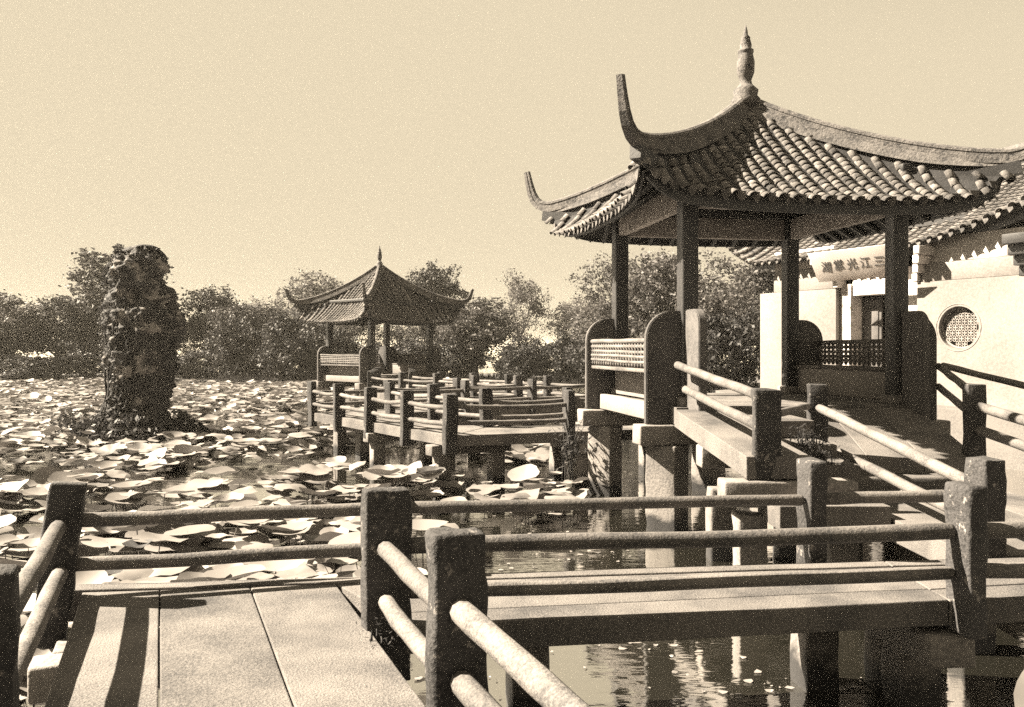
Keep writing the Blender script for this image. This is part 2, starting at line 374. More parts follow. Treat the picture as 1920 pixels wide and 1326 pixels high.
post(root, 2.70, 5.24, aB, -0.80, DK-0.19, 0.24, 0.115)
post(root, 5.60, 5.75, aB, -0.80, DK-0.19, 0.24, 0.12)
post(root, 2.17, fe(2.17)+0.16, aB, -0.80, DK-0.1, 0.24, 0.13)
post(root, 3.50, fe(3.5)+0.13, aB, -0.80, DK-0.05, 0.25, 0.17)
post(root, 5.30, fe(5.3)+0.13, aB, -0.80, DK-0.05, 0.25, 0.17)
for zz, zz2 in ((-1.075, -1.09), (-1.33, -1.335)):
    rail(root, (-0.55, 4.83, zz), (2.62, 5.27, zz2), 0.048 if zz > -1.2 else 0.040, 0.005)
    rail(root, (2.78, 5.32, zz2), (5.5, 5.74, zz2), 0.05)
for zz in (-1.075, -1.345):
    rail(root, (-0.68, fe(-0.68)+0.05, zz+0.012), (2.08, fe(2.08)+0.13, zz-0.01), 0.041, 0.0)
    rail(root, (2.26, fe(2.26)+0.15, zz-0.01), (3.40, fe(3.4)+0.13, zz), 0.045, 0.0)
    rail(root, (5.4, fe(5.4)+0.13, zz-0.01), (8, fe(8)+0.13, zz), 0.045, 0.0)
for x_ in (2.62, 5.4):
    c0 = (ne(x_)+fe(x_))/2
    stone('cap_beam', (0.30, 1.10, 0.2), (x_-0.06, c0+0.02, DK-0.31), 'pier', root, aB)
    for y_ in (c0, fe(x_)-0.2):
        stone('pier', (0.26, 0.26, 1.0), (x_, y_, -2.4), 'pier', root, aB, amp=0.012)
stone('pier', (0.24, 0.26, 1.15), (2.12, fe(2.12)-0.05, -2.27), 'pier', root, aB, amp=0.012)
stone('pier', (0.24, 0.26, 1.15), (0.1, fe(0.1)-0.25, -2.27), 'pier', root, aB, amp=0.012)

# ================================================================== link walkway and stair to the pavilion
root = thing('stair_walkway', 'stone stair and ramp rising to the near pavilion between pale log handrails', 'stair', (4.3, 8.5, 0))
x0, x1 = 3.36, 5.25
ww = (x1-x0)/3
for i in range(3):
    a, b = x0+ww*i+0.004, x0+ww*(i+1)-0.004
    slab_poly('slab', [(a, fe(a)+0.03, DK), (b, fe(b)+0.03, DK), (b, 9.42, DK), (a, 9.42, DK)], 0.2, 'slab', root)
stone('step', (2.0, 0.4, 0.2), (4.33, 9.95, -1.52), 'slab', root)
for i in range(3):
    a, b = 3.46+0.64*i, 3.46+0.64*(i+1)-0.008
    slab_poly('slab', [(a, 10.1, -1.25), (b, 10.1, -1.25), (b+0.02, 11.42+0.17*(b-3.5), -0.77), (a+0.02, 11.42+0.17*(a-3.5), -0.77)], 0.17, 'slab', root)
stone('cap_beam', (2.3, 0.26, 0.22), (4.4, 9.98, -1.75), 'pier', root)
stone('cap_beam', (2.2, 0.26, 0.22), (4.3, 9.2, -1.82), 'pier', root)
for (x_, y_) in ((3.55, 9.98), (5.2, 9.98), (3.5, 9.2), (5.1, 9.2), (3.6, 6.9), (5.0, 6.9)):
    stone('pier', (0.26, 0.26, 0.95), (x_, y_, -2.36), 'pier', root, amp=0.012)
post(root, 3.54, 10.2, R(90), -0.40, -1.42, 0.22, 0.12)
post(root, 5.36, 10.2, R(92), -0.40, -1.42, 0.22, 0.13)
for dz in (0.0, -0.27):
    rail(root, (3.54, 10.12, -0.68+dz*1.45), (3.50, 6.62, -1.03+dz), 0.05, 0.0)
    rail(root, (5.38, 10.12, -0.66+dz), (5.42, 6.65, -1.03+dz), 0.055, 0.0)
    rail(root, (5.62, 11.6, -0.22+dz), (5.38, 10.28, -0.50+dz), 0.045, 0.0)
rail(root, (5.75, 11.75, -0.22), (6.95, 11.35, -0.55), 0.045, 0.0)
# second, narrower stair on the left with its sloping stringer slab
root = thing('stringer_stair', 'narrow stone stair with a bright sloping side slab, left of the main stair', 'stair', (2.5, 9.4, 0))
slab_poly('slab', [(2.19, 8.22, -1.0), (2.80, 8.22, -1.0), (2.66, 11.0, -0.752), (2.03, 11.0, -0.752)], 0.215, 'slab', root, amp=0.006)
for (ya, yb, zt) in ((9.9, 11.05, -0.80), (9.2, 9.9, -1.0), (8.6, 9.2, -1.13)):
    slab_poly('step', [(2.83, ya, zt), (3.40, ya, zt), (3.40, yb+0.04, zt), (2.83, yb+0.04, zt)], 0.19, 'slab', root)
slab_poly('landing', [(2.36, 7.75, -1.38), (3.34, 7.75, -1.38), (3.34, 8.75, -1.38), (2.36, 8.75, -1.38)], 0.22, 'slab', root)
stone('cap_beam', (1.25, 0.3, 0.24), (2.6, 8.32, -1.35), 'pier', root)
stone('cap_beam', (1.2, 0.3, 0.24), (2.7, 9.9, -1.2), 'pier', root)
for (x_, y_) in ((2.25, 8.32), (3.1, 8.32), (2.35, 9.9), (3.1, 9.9)):
    stone('pier', (0.28, 0.28, 1.3), (x_, y_, -2.2), 'pier', root, amp=0.012)
post(root, 2.40, 8.28, R(90), -0.375, -1.23, 0.26, 0.12)
rail(root, (2.10, 11.15, -0.20), (2.33, 8.30, -0.44), 0.05, 0.0)
rail(root, (2.16, 10.95, -0.50), (2.34, 8.32, -0.73), 0.05, 0.0)
rail(root, (2.52, 8.32, -0.60), (3.44, 10.2, -0.66), 0.04, 0.0)

# ================================================================== pavilions
EV = 2.27
def roof_z(s, t_, zA, zE, lift):
    return zE + (zA-zE)*max(0, 1-t_)**1.14 + lift*(0.2*abs(s)**2.4+0.8*abs(s)**13)*t_**1.6
def roof_pt(face, s, t_, zA, zE, lift):
    fl = 1 + 0.08*abs(s)**3*t_
    x, y = s*t_*EV*fl, -t_*EV*fl
    z = roof_z(s, t_, zA, zE, lift)
    for _ in range(face): x, y = -y, x
    return Vector((x, y, z))
def tile_part():
    vs = []; fs = []; n_ = 6
    for (yy, r, off) in ((0.0, 0.062, 0.010), (0.0, 0.070, 0.010), (0.15, 0.060, -0.008)):
        for k in range(n_+1):
            th = math.pi*k/n_
            vs.append((math.cos(th)*r, -0.15+yy, math.sin(th)*r*0.85+off))
    m_ = n_+1
    for k in range(n_):
        fs.append((k, m_+k, m_+k+1, k+1)); fs.append((m_+k, 2*m_+k, 2*m_+k+1, m_+k+1))
    return vs, fs
TV, TF = tile_part()
tmb = MB(); tmb.add(TV, TF); tile_me = tmb.mesh('tile', 'tile', True)
def drip_mesh():
    b = MB(); b.add([(-0.075, 0, 0.03), (-0.05, 0, -0.05), (0, 0, -0.10), (0.05, 0, -0.05), (0.075, 0, 0.03),
                     (-0.075, 0.02, 0.03), (-0.05, 0.02, -0.05), (0, 0.02, -0.10), (0.05, 0.02, -0.05), (0.075, 0.02, 0.03)],
                    [(0, 1, 2, 3, 4), (9, 8, 7, 6, 5)] + [(i, i+5, (i+1) % 5+5, (i+1) % 5) for i in range(5)])
    return b.mesh('drip_tile', 'ridge')
drip_me = drip_mesh()
def plate_mesh(w, h, th, rad):              # bench end plate: upright slab, one top corner rounded (at +x)
    pr = [(0, 0), (w, 0), (w, h-rad)]
    for i in range(1, 9):
        a = math.pi/2*i/8; pr.append((w-rad+rad*math.cos(a), h-rad+rad*math.sin(a)))
    pr.append((0, h))
    bm = bmesh.new(); f = [bm.verts.new((x, -th/2, z)) for x, z in pr]; b = [bm.verts.new((x, th/2, z)) for x, z in pr]
    bm.faces.new(f); bm.faces.new(b[::-1]); n_ = len(pr)
    for i in range(n_): bm.faces.new((f[i], b[i], b[(i+1) % n_], f[(i+1) % n_]))
    bmesh.ops.recalc_face_normals(bm, faces=bm.faces)
    es = [e for e in bm.edges if e.calc_face_angle(0) > 0.9]
    bmesh.ops.bevel(bm, geom=es, offset=0.012, segments=2, affect='EDGES')
    me = bpy.data.meshes.new('end_plate'); bm.to_mesh(me); bm.free(); me.materials.append(M['panel']); return me
plate_me = plate_mesh(0.56, 1.47, 0.10, 0.36)
plate2_me = plate_mesh(0.46, 1.47, 0.11, 0.20)
def tile_frame(face, c, t_, zA, zE, lift, F):
    s = max(-1, min(1, c/(t_*EV)))
    q = roof_pt(face, s, t_, zA, zE, lift)
    q2 = roof_pt(face, max(-1, min(1, c/((t_-0.04)*EV))), t_-0.04, zA, zE, lift)
    up = (q2-q).normalized()
    lat = Vector((1, 0, 0))
    for _ in range(face): lat = Vector((-lat.y, lat.x, 0))
    nn = lat.cross(up).normalized(); lat = up.cross(nn)
    m4 = Matrix(((lat.x, up.x, nn.x, q.x), (lat.y, up.y, nn.y, q.y), (lat.z, up.z, nn.z, q.z), (0, 0, 0, 1)))
    return F @ m4
def pavilion(label, cx, cy, rot, z_floor, zA, zE, lift, single_faces, bench_sides, near=True, zb=1.85, horn=0.72):
    F = Matrix.Translation((cx, cy, EYE)) @ Matrix.Rotation(rot, 4, 'Z')
    root = thing('pavilion', label, 'pavilion', (cx, cy, 0), 'lake pavilions with upturned eaves')
    H = 1.5
    # floor, beams underneath, piers
    k = 4 if near else 2
    for i in range(k):
        a, b = -1.75+3.5*i/k+0.004, -1.75+3.5*(i+1)/k-0.004
        slab_poly('floor_slab', [(a, -1.75, z_floor), (b, -1.75, z_floor), (b, 1.75, z_floor), (a, 1.75, z_floor)], 0.22, 'slab', root, F)
    for yy in (-1.5, 1.42):
        stone('cap_beam', (4.4, 0.34, 0.26), (0, yy, z_floor-0.36), 'pier', root, F=F)
        for xx in (-1.78, 0, 1.78):
            hh = z_floor-0.5+EYE+0.5
            stone('pier', (0.36, 0.44, hh), (xx, yy, z_floor-0.5-hh/2), 'pier', root, R(40), F=F, amp=0.014)
    for (sx, sy) in ((-1, -1), (1, -1), (1, 1), (-1, 1)):
        stone('column', (0.23, 0.23, zb+0.35-z_floor), (sx*H, sy*H, (zb+0.35+z_floor)/2), 'column', root, F=F, bev=0.03, amp=0.002, step=0.5)
        stone('column_base', (0.32, 0.32, 0.12), (sx*H, sy*H, z_floor+0.06), 'pier', root, F=F)
    for (c, d) in (((0, -H, zb+0.17), (2.74, 0.13, 0.34)), ((0, H, zb+0.17), (2.74, 0.13, 0.34)), ((-H, 0, zb+0.17), (0.13, 2.74, 0.34)), ((H, 0, zb+0.17), (0.13, 2.74, 0.34))):
        stone('beam', d, c, 'beam', root, F=F, bev=0.015, amp=0.003, step=0.4)
    for (c, d) in (((0, -H, zb+0.44), (3.5, 0.15, 0.13)), ((0, H, zb+0.44), (3.5, 0.15, 0.13)), ((-H, 0, zb+0.58), (0.15, 3.5, 0.13)), ((H, 0, zb+0.58), (0.15, 3.5, 0.13))):
        stone('purlin', d, c, 'column', root, F=F, bev=0.03, amp=0.002, step=0.5)
    # roof faces
    roof = link('roof', None, root, F.copy())
    for face in range(4):
        NS, NT = 36, 14; b = MB(); vs = []; fs = []
        for dz in (0, -0.07):
            for j in range(NT+1):
                for i in range(NS+1):
                    q = roof_pt(face, -1+2*i/NS, max(j/NT, 0.015), zA, zE, lift); vs.append((q.x, q.y, q.z+dz))
        W_ = NS+1; O = W_*(NT+1)
        for j in range(NT):
            for i in range(NS):
                a = j*W_+i; fs.append((a, a+W_, a+W_+1, a+1)); fs.append((O+a, O+a+1, O+a+W_+1, O+a+W_))
        for i in range(NS): a = NT*W_+i; fs.append((a, O+a, O+a+1, a+1))
        for j in range(NT):
            a = j*W_; fs.append((a, O+a, O+a+W_, a+W_)); a += NS; fs.append((a, a+W_, O+a+W_, O+a))
        b.add(vs, fs); b.build('roof_panel', 'pan', roof, F.copy())
        # rafters below the eave
        for i in range(11):
            c = -1.9+0.38*i; pts = []
            for j in range(5):
                t_ = 0.60+0.36*j/4; s = max(-1, min(1, c/(t_*EV))); q = roof_pt(face, s, t_, zA, zE, lift); pts.append((q.x, q.y, q.z-0.12))
            b = MB(); b.tube(pts, 0.04, 6); b.build('rafter', 'column', root, F.copy(), True)
        NR = 23; pitch = 2*EV*1.02/NR
        for i in range(NR):
            c = -EV*1.02 + pitch*(i+0.5); t_ = 1.0
            row = MB(); cnt = 0
            jit = rr.uniform(-0.012, 0.012)
            while t_*EV > abs(c)+0.03 and t_ > 0.06:
                T = tile_frame(face, c, t_, zA, zE, lift, F)
                T = T @ Matrix.Translation((jit+rr.uniform(-0.008, 0.008), rr.uniform(-0.012, 0.012), rr.uniform(-0.004, 0.006))) @ Matrix.Rotation(rr.uniform(-0.06, 0.06), 4, 'Z')
                if face in single_faces: link('tile', tile_me, roof, T)
                else: row.add(TV, TF, F.inverted() @ T)
                cnt += 1; t_ -= 0.096/EV
            if face not in single_faces and cnt: row.build('tile_row', 'tile', roof, F.copy(), True)
            s = max(-1, min(1, (c+pitch/2)/EV))
            if abs(s) < 0.98:
                q = roof_pt(face, s, 1.0, zA, zE, lift)
                T = F @ Matrix.Translation((q.x, q.y, q.z)) @ Matrix.Rotation(face*math.pi/2, 4, 'Z') @ Matrix.Translation((0, -0.022, -0.005)) @ Matrix.Rotation(rr.uniform(-0.25, 0.05), 4, 'X')
                link('drip_tile', drip_me, roof, T)
    for face in range(4):                   # dark fascia board hung below the eave
        fd = 0.15 if face == 0 else 0.09; pts = [roof_pt(face, -0.97+1.94*i/40, 0.975, zA, zE, lift)-Vector((0, 0, fd)) for i in range(41)]
        b = MB(); fh = 0.075 if face == 0 else 0.035; b.sweep([(-0.015, -fh), (0.015, -fh), (0.015, fh), (-0.015, fh)], pts, Vector((0, 0, 1))); b.build('fascia', 'column', root, F.copy())
    # hip ridges sweeping up into horns
    for face in range(4):
        pts = []
        for j in range(15):
            q = roof_pt(face, 1, 0.02+0.98*j/14, zA, zE, lift); pts.append(Vector((q.x, q.y, q.z+0.03)))
        e = pts[-1]; dr = Vector((e.x, e.y, 0)).normalized()
        scl = [1.0]*15
        for (a, h_, k_) in ((0.13, 0.02, 0.95), (0.26, 0.07, 0.88), (0.37, 0.18, 0.80), (0.44, 0.33, 0.72), (0.49, 0.52, 0.62), (0.53, horn, 0.52)):
            pts.append(e + dr*a + Vector((0, 0, h_))); scl.append(k_)
        up = [Vector((0, 0, 1)) if i < 17 else (Vector((0, 0, 1)) - dr*min(1.0, (i-16)*0.35)).normalized() for i in range(len(pts))]
        kq = 0.68; pf = [(-0.10, -0.06), (0.10, -0.06), (0.10, 0.06), (0.075, 0.07), (0.075, 0.13), (0.09, 0.14), (0.085, 0.19), (0.04, 0.225), (-0.04, 0.225), (-0.085, 0.19), (-0.09, 0.14), (-0.075, 0.13), (-0.075, 0.07), (-0.10, 0.06)]
        b = MB(); b.sweep([(x_*kq, y_*kq+0.02) for x_, y_ in pf], pts, up, scl); b.build('hip_ridge', 'ridge', roof, F.copy())
        b = MB(); b.sweep([(-0.12, -0.11), (0.12, -0.11), (0.08, 0.03), (-0.08, 0.03)], pts[:15], Vector((0, 0, 1)), [1.0]*11+[0.9, 0.75, 0.6, 0.4]); b.build('ridge_bed', 'ridge', roof, F.copy())
        # carved corner block under the horn
        b = MB(); b.sweep([(-0.07, -0.16), (0.07, -0.16), (0.08, 0.0), (-0.08, 0.0)], [Vector((e.x, e.y, e.z))*1 - dr*1.1 - Vector((0, 0, 0.06)), e - dr*0.55 - Vector((0, 0, 0.08)), e - Vector((0, 0, 0.02)), e+dr*0.12], Vector((0, 0, 1)))
        b.build('corner_beam', 'column', root, F.copy())
    fin = MB(); z0 = zA+0.02
    prof = [(0.20, z0), (0.22, z0+0.10), (0.17, z0+0.16), (0.19, z0+0.24), (0.13, z0+0.30), (0.095, z0+0.34), (0.085, z0+0.40), (0.10, z0+0.44), (0.13, z0+0.52), (0.135, z0+0.66), (0.11, z0+0.78), (0.105, z0+0.80), (0.12, z0+0.82), (0.12, z0+0.85),
            (0.085, z0+0.87), (0.09, z0+0.93), (0.065, z0+1.02), (0.07, z0+1.04), (0.035, z0+1.08), (0.03, z0+1.14), (0.005, z0+1.24)]
    sc_ = 1.0 if near else 0.75
    fin.lathe([(r*sc_, z0+(z-z0)*sc_) for r, z in prof], 14); fin.build('finial', 'ridge', roof, F.copy(), True)
    # benches with end plates on the closed sides
    for side in bench_sides:                # 0 right (+x), 2 left (-x), 1 back
        FB = F @ Matrix.Rotation(side*math.pi/2, 4, 'Z')
        stone('bench_seat', (0.46, 2.86, 0.06), (1.78, 0, z_floor+0.455), 'slab', root, F=FB, step=0.5)
        stone('bench_front', (0.06, 2.70, 0.40), (1.60, 0, z_floor+0.225), 'plaster', root, F=FB, step=0.5, bev=0.01)
        stone('bench_kerb', (0.10, 2.84, 0.24), (1.82, 0, z_floor-0.10), 'plaster', root, F=FB, step=0.5, bev=0.015)
        for yy in (-1.5, 1.5):
            T = FB @ Matrix.Translation((1.52, yy, z_floor-0.23))
            if abs(yy) > 0: link('end_plate', plate_me, root, T)
        for i, zz in enumerate((0.87, 0.79, 0.72, 0.65, 0.58)):
            rail(root, (1.99, -1.43, z_floor+zz), (1.99, 1.43, z_floor+zz-0.02), 0.036 if i == 0 else 0.024, 0.0, FB, 'bench_rail', 'log', 8)
        b = MB()
        for i in range(22):
            y_ = -1.36+2.72*i/21
            b.lathe([(0.018, z_floor+0.49), (0.034, z_floor+0.53), (0.018, z_floor+0.57), (0.036, z_floor+0.61), (0.018, z_floor+0.65), (0.034, z_floor+0.69), (0.018, z_floor+0.73), (0.034, z_floor+0.77), (0.02, z_floor+0.84)], 6, Matrix.Translation((1.985, y_, 0)))
        b.build('baluster_row', 'log', root, FB.copy(), True)
    if near:
        for sx in (-1, 1):
            T = F @ Matrix.Translation((sx*1.53, -1.64, z_floor-0.22)) @ Matrix.Rotation(-math.pi/2, 4, 'Z')
            link('end_plate', plate2_me, root, T)
    return root
pavilion('large open pavilion with curling horns on its tiled roof, standing on piers at right', 3.51, 13.22, R(9.93), -0.74, 3.62, 1.90, 0.46, (0,), (0, 2))
pavilion('distant open pavilion with upturned eaves, seen across the lotus pond', -5.6, 37.2, R(45), -1.10, 3.45, 1.15, 0.75, (), (0, 1, 2), near=False, zb=1.42, horn=0.6)

# ================================================================== zigzag footbridge behind
def walkway(root, pts, width, z, spacing=1.7, th=0.18, posts=True):
    P_ = [Vector((q[0], q[1])) for q in pts]; n_ = len(P_)
    def off(sgn):
        o = []
        for i in range(n_):
            d0 = (P_[i]-P_[max(i-1, 0)]); d1 = (P_[min(i+1, n_-1)]-P_[i])
            if d0.length == 0: d0 = d1
            if d1.length == 0: d1 = d0
            d0 = d0.normalized(); d1 = d1.normalized()
            n0 = Vector((-d0.y, d0.x)); n1 = Vector((-d1.y, d1.x)); mm = (n0+n1).normalized()
            o.append(P_[i] + mm*(sgn*width/2/max(0.45, mm.dot(n0))))
        return o
    A_, B_ = off(1), off(-1)
    for i in range(n_-1):
        for half in range(2):
            t0, t1 = half/2, (half+1)/2
            qa = [A_[i].lerp(B_[i], t0), A_[i].lerp(B_[i], t1), A_[i+1].lerp(B_[i+1], t1), A_[i+1].lerp(B_[i+1], t0)]
            k = max(1, round((P_[i+1]-P_[i]).length/2.4))
            for j in range(k):
                u0, u1 = j/k+0.002, (j+1)/k-0.002
                c = [qa[0].lerp(qa[3], u0), qa[1].lerp(qa[2], u0), qa[1].lerp(qa[2], u1), qa[0].lerp(qa[3], u1)]
                m_ = sum(c, Vector((0, 0)))/4
                c = [m_ + (q-m_)*(1-0.005/max(0.01, (q-m_).length)) for q in c]
                slab_poly('slab', [(q.x, q.y, z) for q in c], th, 'slab', root)
        L_ = (P_[i+1]-P_[i]).length; ang = math.atan2(*(P_[i+1]-P_[i]).yx)
        for E_ in (A_, B_):
            k = max(1, round((E_[i+1]-E_[i]).length/spacing))
            for j in range(k):
                a = E_[i].lerp(E_[i+1], j/k); b = E_[i].lerp(E_[i+1], (j+1)/k)
                post(root, a.x, a.y, ang, z+0.68+rr.uniform(-0.02, 0.02), z-0.3, 0.22, 0.13, tilt=(rr.uniform(-0.03, 0.03), rr.uniform(-0.03, 0.03)))
                if i == n_-2 and j == k-1: post(root, b.x, b.y, ang, z+0.68, z-0.3, 0.22, 0.13)
                for zz in (0.46, 0.19):
                    rail(root, (a.x, a.y, z+zz), (b.x, b.y, z+zz+rr.uniform(-0.02, 0.02)), 0.04, rr.uniform(0, 0.045), n=8)
        k = max(1, round(L_/2.4))
        for j in range(k+1):
            if j == k and i < n_-2: continue
            c = P_[i].lerp(P_[i+1], j/k)
            stone('cap_beam', (0.24, width+0.25, 0.18), (c.x, c.y, z-th-0.10), 'pier', root, ang, step=0.4)
            dv = Vector((-math.sin(ang), math.cos(ang)))
            for sgn in (-1, 1):
                q = c + dv*sgn*(width/2-0.12); hh = z-th-0.2+EYE+0.5
                stone('pier', (0.22, 0.24, hh), (q.x, q.y, z-th-0.19-hh/2), 'pier', root, ang, step=0.4, amp=0.01)
root = thing('zigzag_footbridge', 'zigzag stone footbridge with log rails winding towards the distant pavilion', 'footbridge', (-1, 17, 0))
walkway(root, [(2.7, 16.05), (-0.72, 14.85), (-3.5, 19.1), (1.1, 22.6), (-3.9, 28.5), (-4.6, 34.6)], 1.3, -1.38)
stone('step', (1.3, 0.7, 0.25), (3.1, 15.55, -1.08), 'slab', root, R(10))
stone('step', (1.3, 0.9, 0.25), (2.9, 16.1, -1.30), 'slab', root, R(10))

# ================================================================== white walled house with gate
d_ = Vector((0.503, -0.864, 0)); y_ = Vector((0.864, 0.503, 0))
HF = Matrix(((d_.x, y_.x, 0, 5.4*1.3), (d_.y, y_.y, 0, 18.5*1.3), (0, 0, 1, EYE), (0, 0, 0, 1))) @ Matrix.Diagonal((1.3, 1.3, 1.3, 1))
root = thing('gatehouse', 'white plastered gatehouse with tiled eaves and a round lattice window', 'house', (8.7, 21.1, 1.1))
GZ = -0.96
def wallbox(name, x0_, x1_, y0_, y1_, z0_, z1_, m, par=None, bev=0.012, amp=0.004, step=0.5):
    return stone(name, (x1_-x0_, y1_-y0_, z1_-z0_), ((x0_+x1_)/2, (y0_+y1_)/2, (z0_+z1_)/2), m, par or root, F=HF, bev=bev, amp=amp, step=step)
wallbox('wall', -0.25, 1.72, 0, 0.32, GZ, 1.18, 'plaster')
wallbox('wall', 0.10, 1.62, 0.03, 0.32, 1.182, 1.62, 'plaster')
wallbox('wall_frieze', 0.10, 1.62, 0.055, 0.32, 1.622, 2.02, 'beam')
# right wall with a round opening for the window
def wall_with_hole(x0_, x1_, z0_, z1_, cx_, cz_, r_, y0_, y1_):
    ang = [2*math.pi*i/40 for i in range(40)]; vs = []; fs = []
    def edge(a):
        c, s = math.cos(a), math.sin(a); k = 1e9
        if c > 1e-6: k = min(k, (x1_-cx_)/c)
        if c < -1e-6: k = min(k, (x0_-cx_)/c)
        if s > 1e-6: k = min(k, (z1_-cz_)/s)
        if s < -1e-6: k = min(k, (z0_-cz_)/s)
        return (cx_+c*k, cz_+s*k)
    cor = sorted([math.atan2(z-cz_, x-cx_) % (2*math.pi) for x in (x0_, x1_) for z in (z0_, z1_)])
    ang = sorted(ang+cor); n_ = len(ang)
    for yy in (y0_, y1_):
        for a in ang: vs.append((cx_+math.cos(a)*r_, yy, cz_+math.sin(a)*r_))
        for a in ang: e = edge(a); vs.append((e[0], yy, e[1]))
    for i in range(n_):
        j = (i+1) % n_
        fs += [(i, j, n_+j, n_+i), (2*n_+i, 3*n_+i, 3*n_+j, 2*n_+j), (i, 2*n_+i, 2*n_+j, j), (n_+i, n_+j, 3*n_+j, 3*n_+i)]
    b = MB(); b.add(vs, fs)
    me = b.mesh('wall', 'plaster'); bm = bmesh.new(); bm.from_mesh(me); bmesh.ops.recalc_face_normals(bm, faces=bm.faces); bm.to_mesh(me); bm.free()
    return link('wall', me, root, HF.copy())
WX, WZ, WR = 4.23, 0.37, 0.36
wall_with_hole(3.46, 5.42, GZ, 1.18, WX, WZ, WR, 0, 0.32)
wallbox('wall', 3.52, 5.30, 0.03, 0.32, 1.182, 1.50, 'plaster')
wallbox('wall_frieze', 3.52, 5.30, 0.055, 0.32, 1.502, 1.95, 'beam')
wallbox('wall', 5.424, 5.70, -0.14, 0.32, GZ, 1.15, 'plaster')
wallbox('wall', 5.704, 8.0, 0.0, 0.32, GZ, 1.18, 'plaster')
wallbox('wall', 5.73, 8.0, 0.04, 0.32, 1.182, 2.0, 'beam')
# round window
win = link('round_window', None, root, HF @ Matrix.Translation((WX, 0, WZ)))
WF = HF @ Matrix.Translation((WX, 0, WZ))
def ring(name, r0, rad, yy, m, par):
    b = MB(); pts = [(math.cos(2*math.pi*i/40)*r0, yy, math.sin(2*math.pi*i/40)*r0) for i in range(41)]
    b.tube(pts, rad, 6, False); return b.build(name, m, par, WF.copy(), True)
ring('window_moulding', WR+0.04, 0.006, -0.002, 'plaster', win); ring('window_rim', WR-0.012, 0.02, 0.10, 'plaster', win)
for ix in range(-3, 4):
    for iz in range(-3, 4):
        px = ix*0.11 + (0.055 if iz % 2 else 0); pz = iz*0.095
        if math.hypot(px, pz) > WR-0.05: continue
        b = MB()
        for k in range(4):
            a = math.pi/4+k*math.pi/2
            b.tube([(px+math.cos(a)*0.028+math.cos(t2)*0.028, 0.10, pz+math.sin(a)*0.028+math.sin(t2)*0.028) for t2 in [2*math.pi*i/8 for i in range(9)]], 0.0075, 5, False)
        b.build('lattice_flower', 'plaster', win, WF.copy(), True)
# gate: jambs, stepped corbels, lintel, door leaf, dark room behind
for (xa, xb_) in ((1.74, 1.98), (3.20, 3.44)):
    wallbox('gate_jamb', xa, xb_, 0.10, 0.45, GZ, 1.25, 'beam')
for sx, x_ in ((1, 1.70), (-1, 3.48)):
    for i in range(4):
        a = x_ - 0.02*sx - (0.09*i*sx); w_ = 0.12
        wallbox('corbel', min(a, a+sx*w_), max(a, a+sx*w_), -0.05-0.11*i, 0.2, 1.19+0.15*i, 1.19+0.15*i+0.146, 'beam')
wallbox('gate_lintel', 1.99, 3.19, 0.14, 0.40, 1.02, 1.5, 'beam')
leaf = wallbox('door_leaf', 2.0, 2.42, 0.42, 0.47, GZ+0.03, 1.0, 'door', bev=0.008)
for (za, zb_) in ((GZ+0.12, -0.10), (-0.02, 0.78), (0.83, 0.95)):
    wallbox('door_panel', 2.06, 2.36, 0.40, 0.425, za, zb_, 'door', leaf, bev=0.01)
wallbox('threshold', 1.98, 3.2, 0.05, 0.5, GZ, GZ+0.10, 'slab')
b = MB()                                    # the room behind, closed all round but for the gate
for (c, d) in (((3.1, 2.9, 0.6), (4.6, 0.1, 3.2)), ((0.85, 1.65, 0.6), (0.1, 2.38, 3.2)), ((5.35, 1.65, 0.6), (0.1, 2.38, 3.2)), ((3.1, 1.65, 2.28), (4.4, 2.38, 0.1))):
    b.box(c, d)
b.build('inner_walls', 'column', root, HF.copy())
# tiled roof
HE = lambda x: 1.84 + 0.42*max(0, (-0.1-x)/0.9)**1.6 + 0.55*max(0, (x-3.0)/2.6)**1.8*(x < 5.7)+(0.55 if x >= 5.7 else 0)
def hroof(x, v):                            # v metres back from the eave
    return Vector((x, -0.16+v, HE(x)*(1-v/4.2)+ (2.0)*(v/4.2) + 1.55*(v/2.6)**1.15))
rf = link('roof', None, root, HF.copy())
b = MB(); vs = []; fs = []; NX, NV = 36, 8
for dz in (0, -0.09):
    for j in range(NV+1):
        for i in range(NX+1):
            q = hroof(-1.0+6.6*i/NX, 2.6*j/NV); vs.append((q.x, q.y, q.z+dz))
W_ = NX+1; O = W_*(NV+1)
for j in range(NV):
    for i in range(NX):
        a = j*W_+i; fs.append((a, a+1, a+W_+1, a+W_)); fs.append((O+a, O+a+W_, O+a+W_+1, O+a+1))
for i in range(NX): fs.append((i, O+i, O+i+1, i+1)); a = NV*W_+i; fs.append((a, a+1, O+a+1, O+a))
for j in range(NV): a = j*W_; fs.append((a, a+W_, O+a+W_, O+a)); a += NX; fs.append((a, O+a, O+a+W_, a+W_))
b.add(vs, fs); b.build('roof_panel', 'pan', rf, HF.copy())
for i in range(33):
    x = -0.92+6.44*i/32; row = MB()
    for j in range(20):
        v = j*0.125; q = hroof(x, v); q2 = hroof(x, v+0.1); up = (q2-q).normalized(); lat = (hroof(x+0.05, v)-hroof(x-0.05, v)).normalized(); nn = lat.cross(up).normalized()
        T = Matrix(((lat.x, up.x, nn.x, q.x), (lat.y, up.y, nn.y, q.y), (lat.z, up.z, nn.z, q.z), (0, 0, 0, 1)))
        row.add(TV, TF, T)
    row.build('tile_row', 'tile', rf, HF.copy(), True)
    q = hroof(x+0.1, 0)
    link('drip_tile', drip_me, rf, HF @ Matrix.Translation((q.x, q.y-0.03, q.z)) @ Matrix.Rotation(-0.2, 4, 'X'))
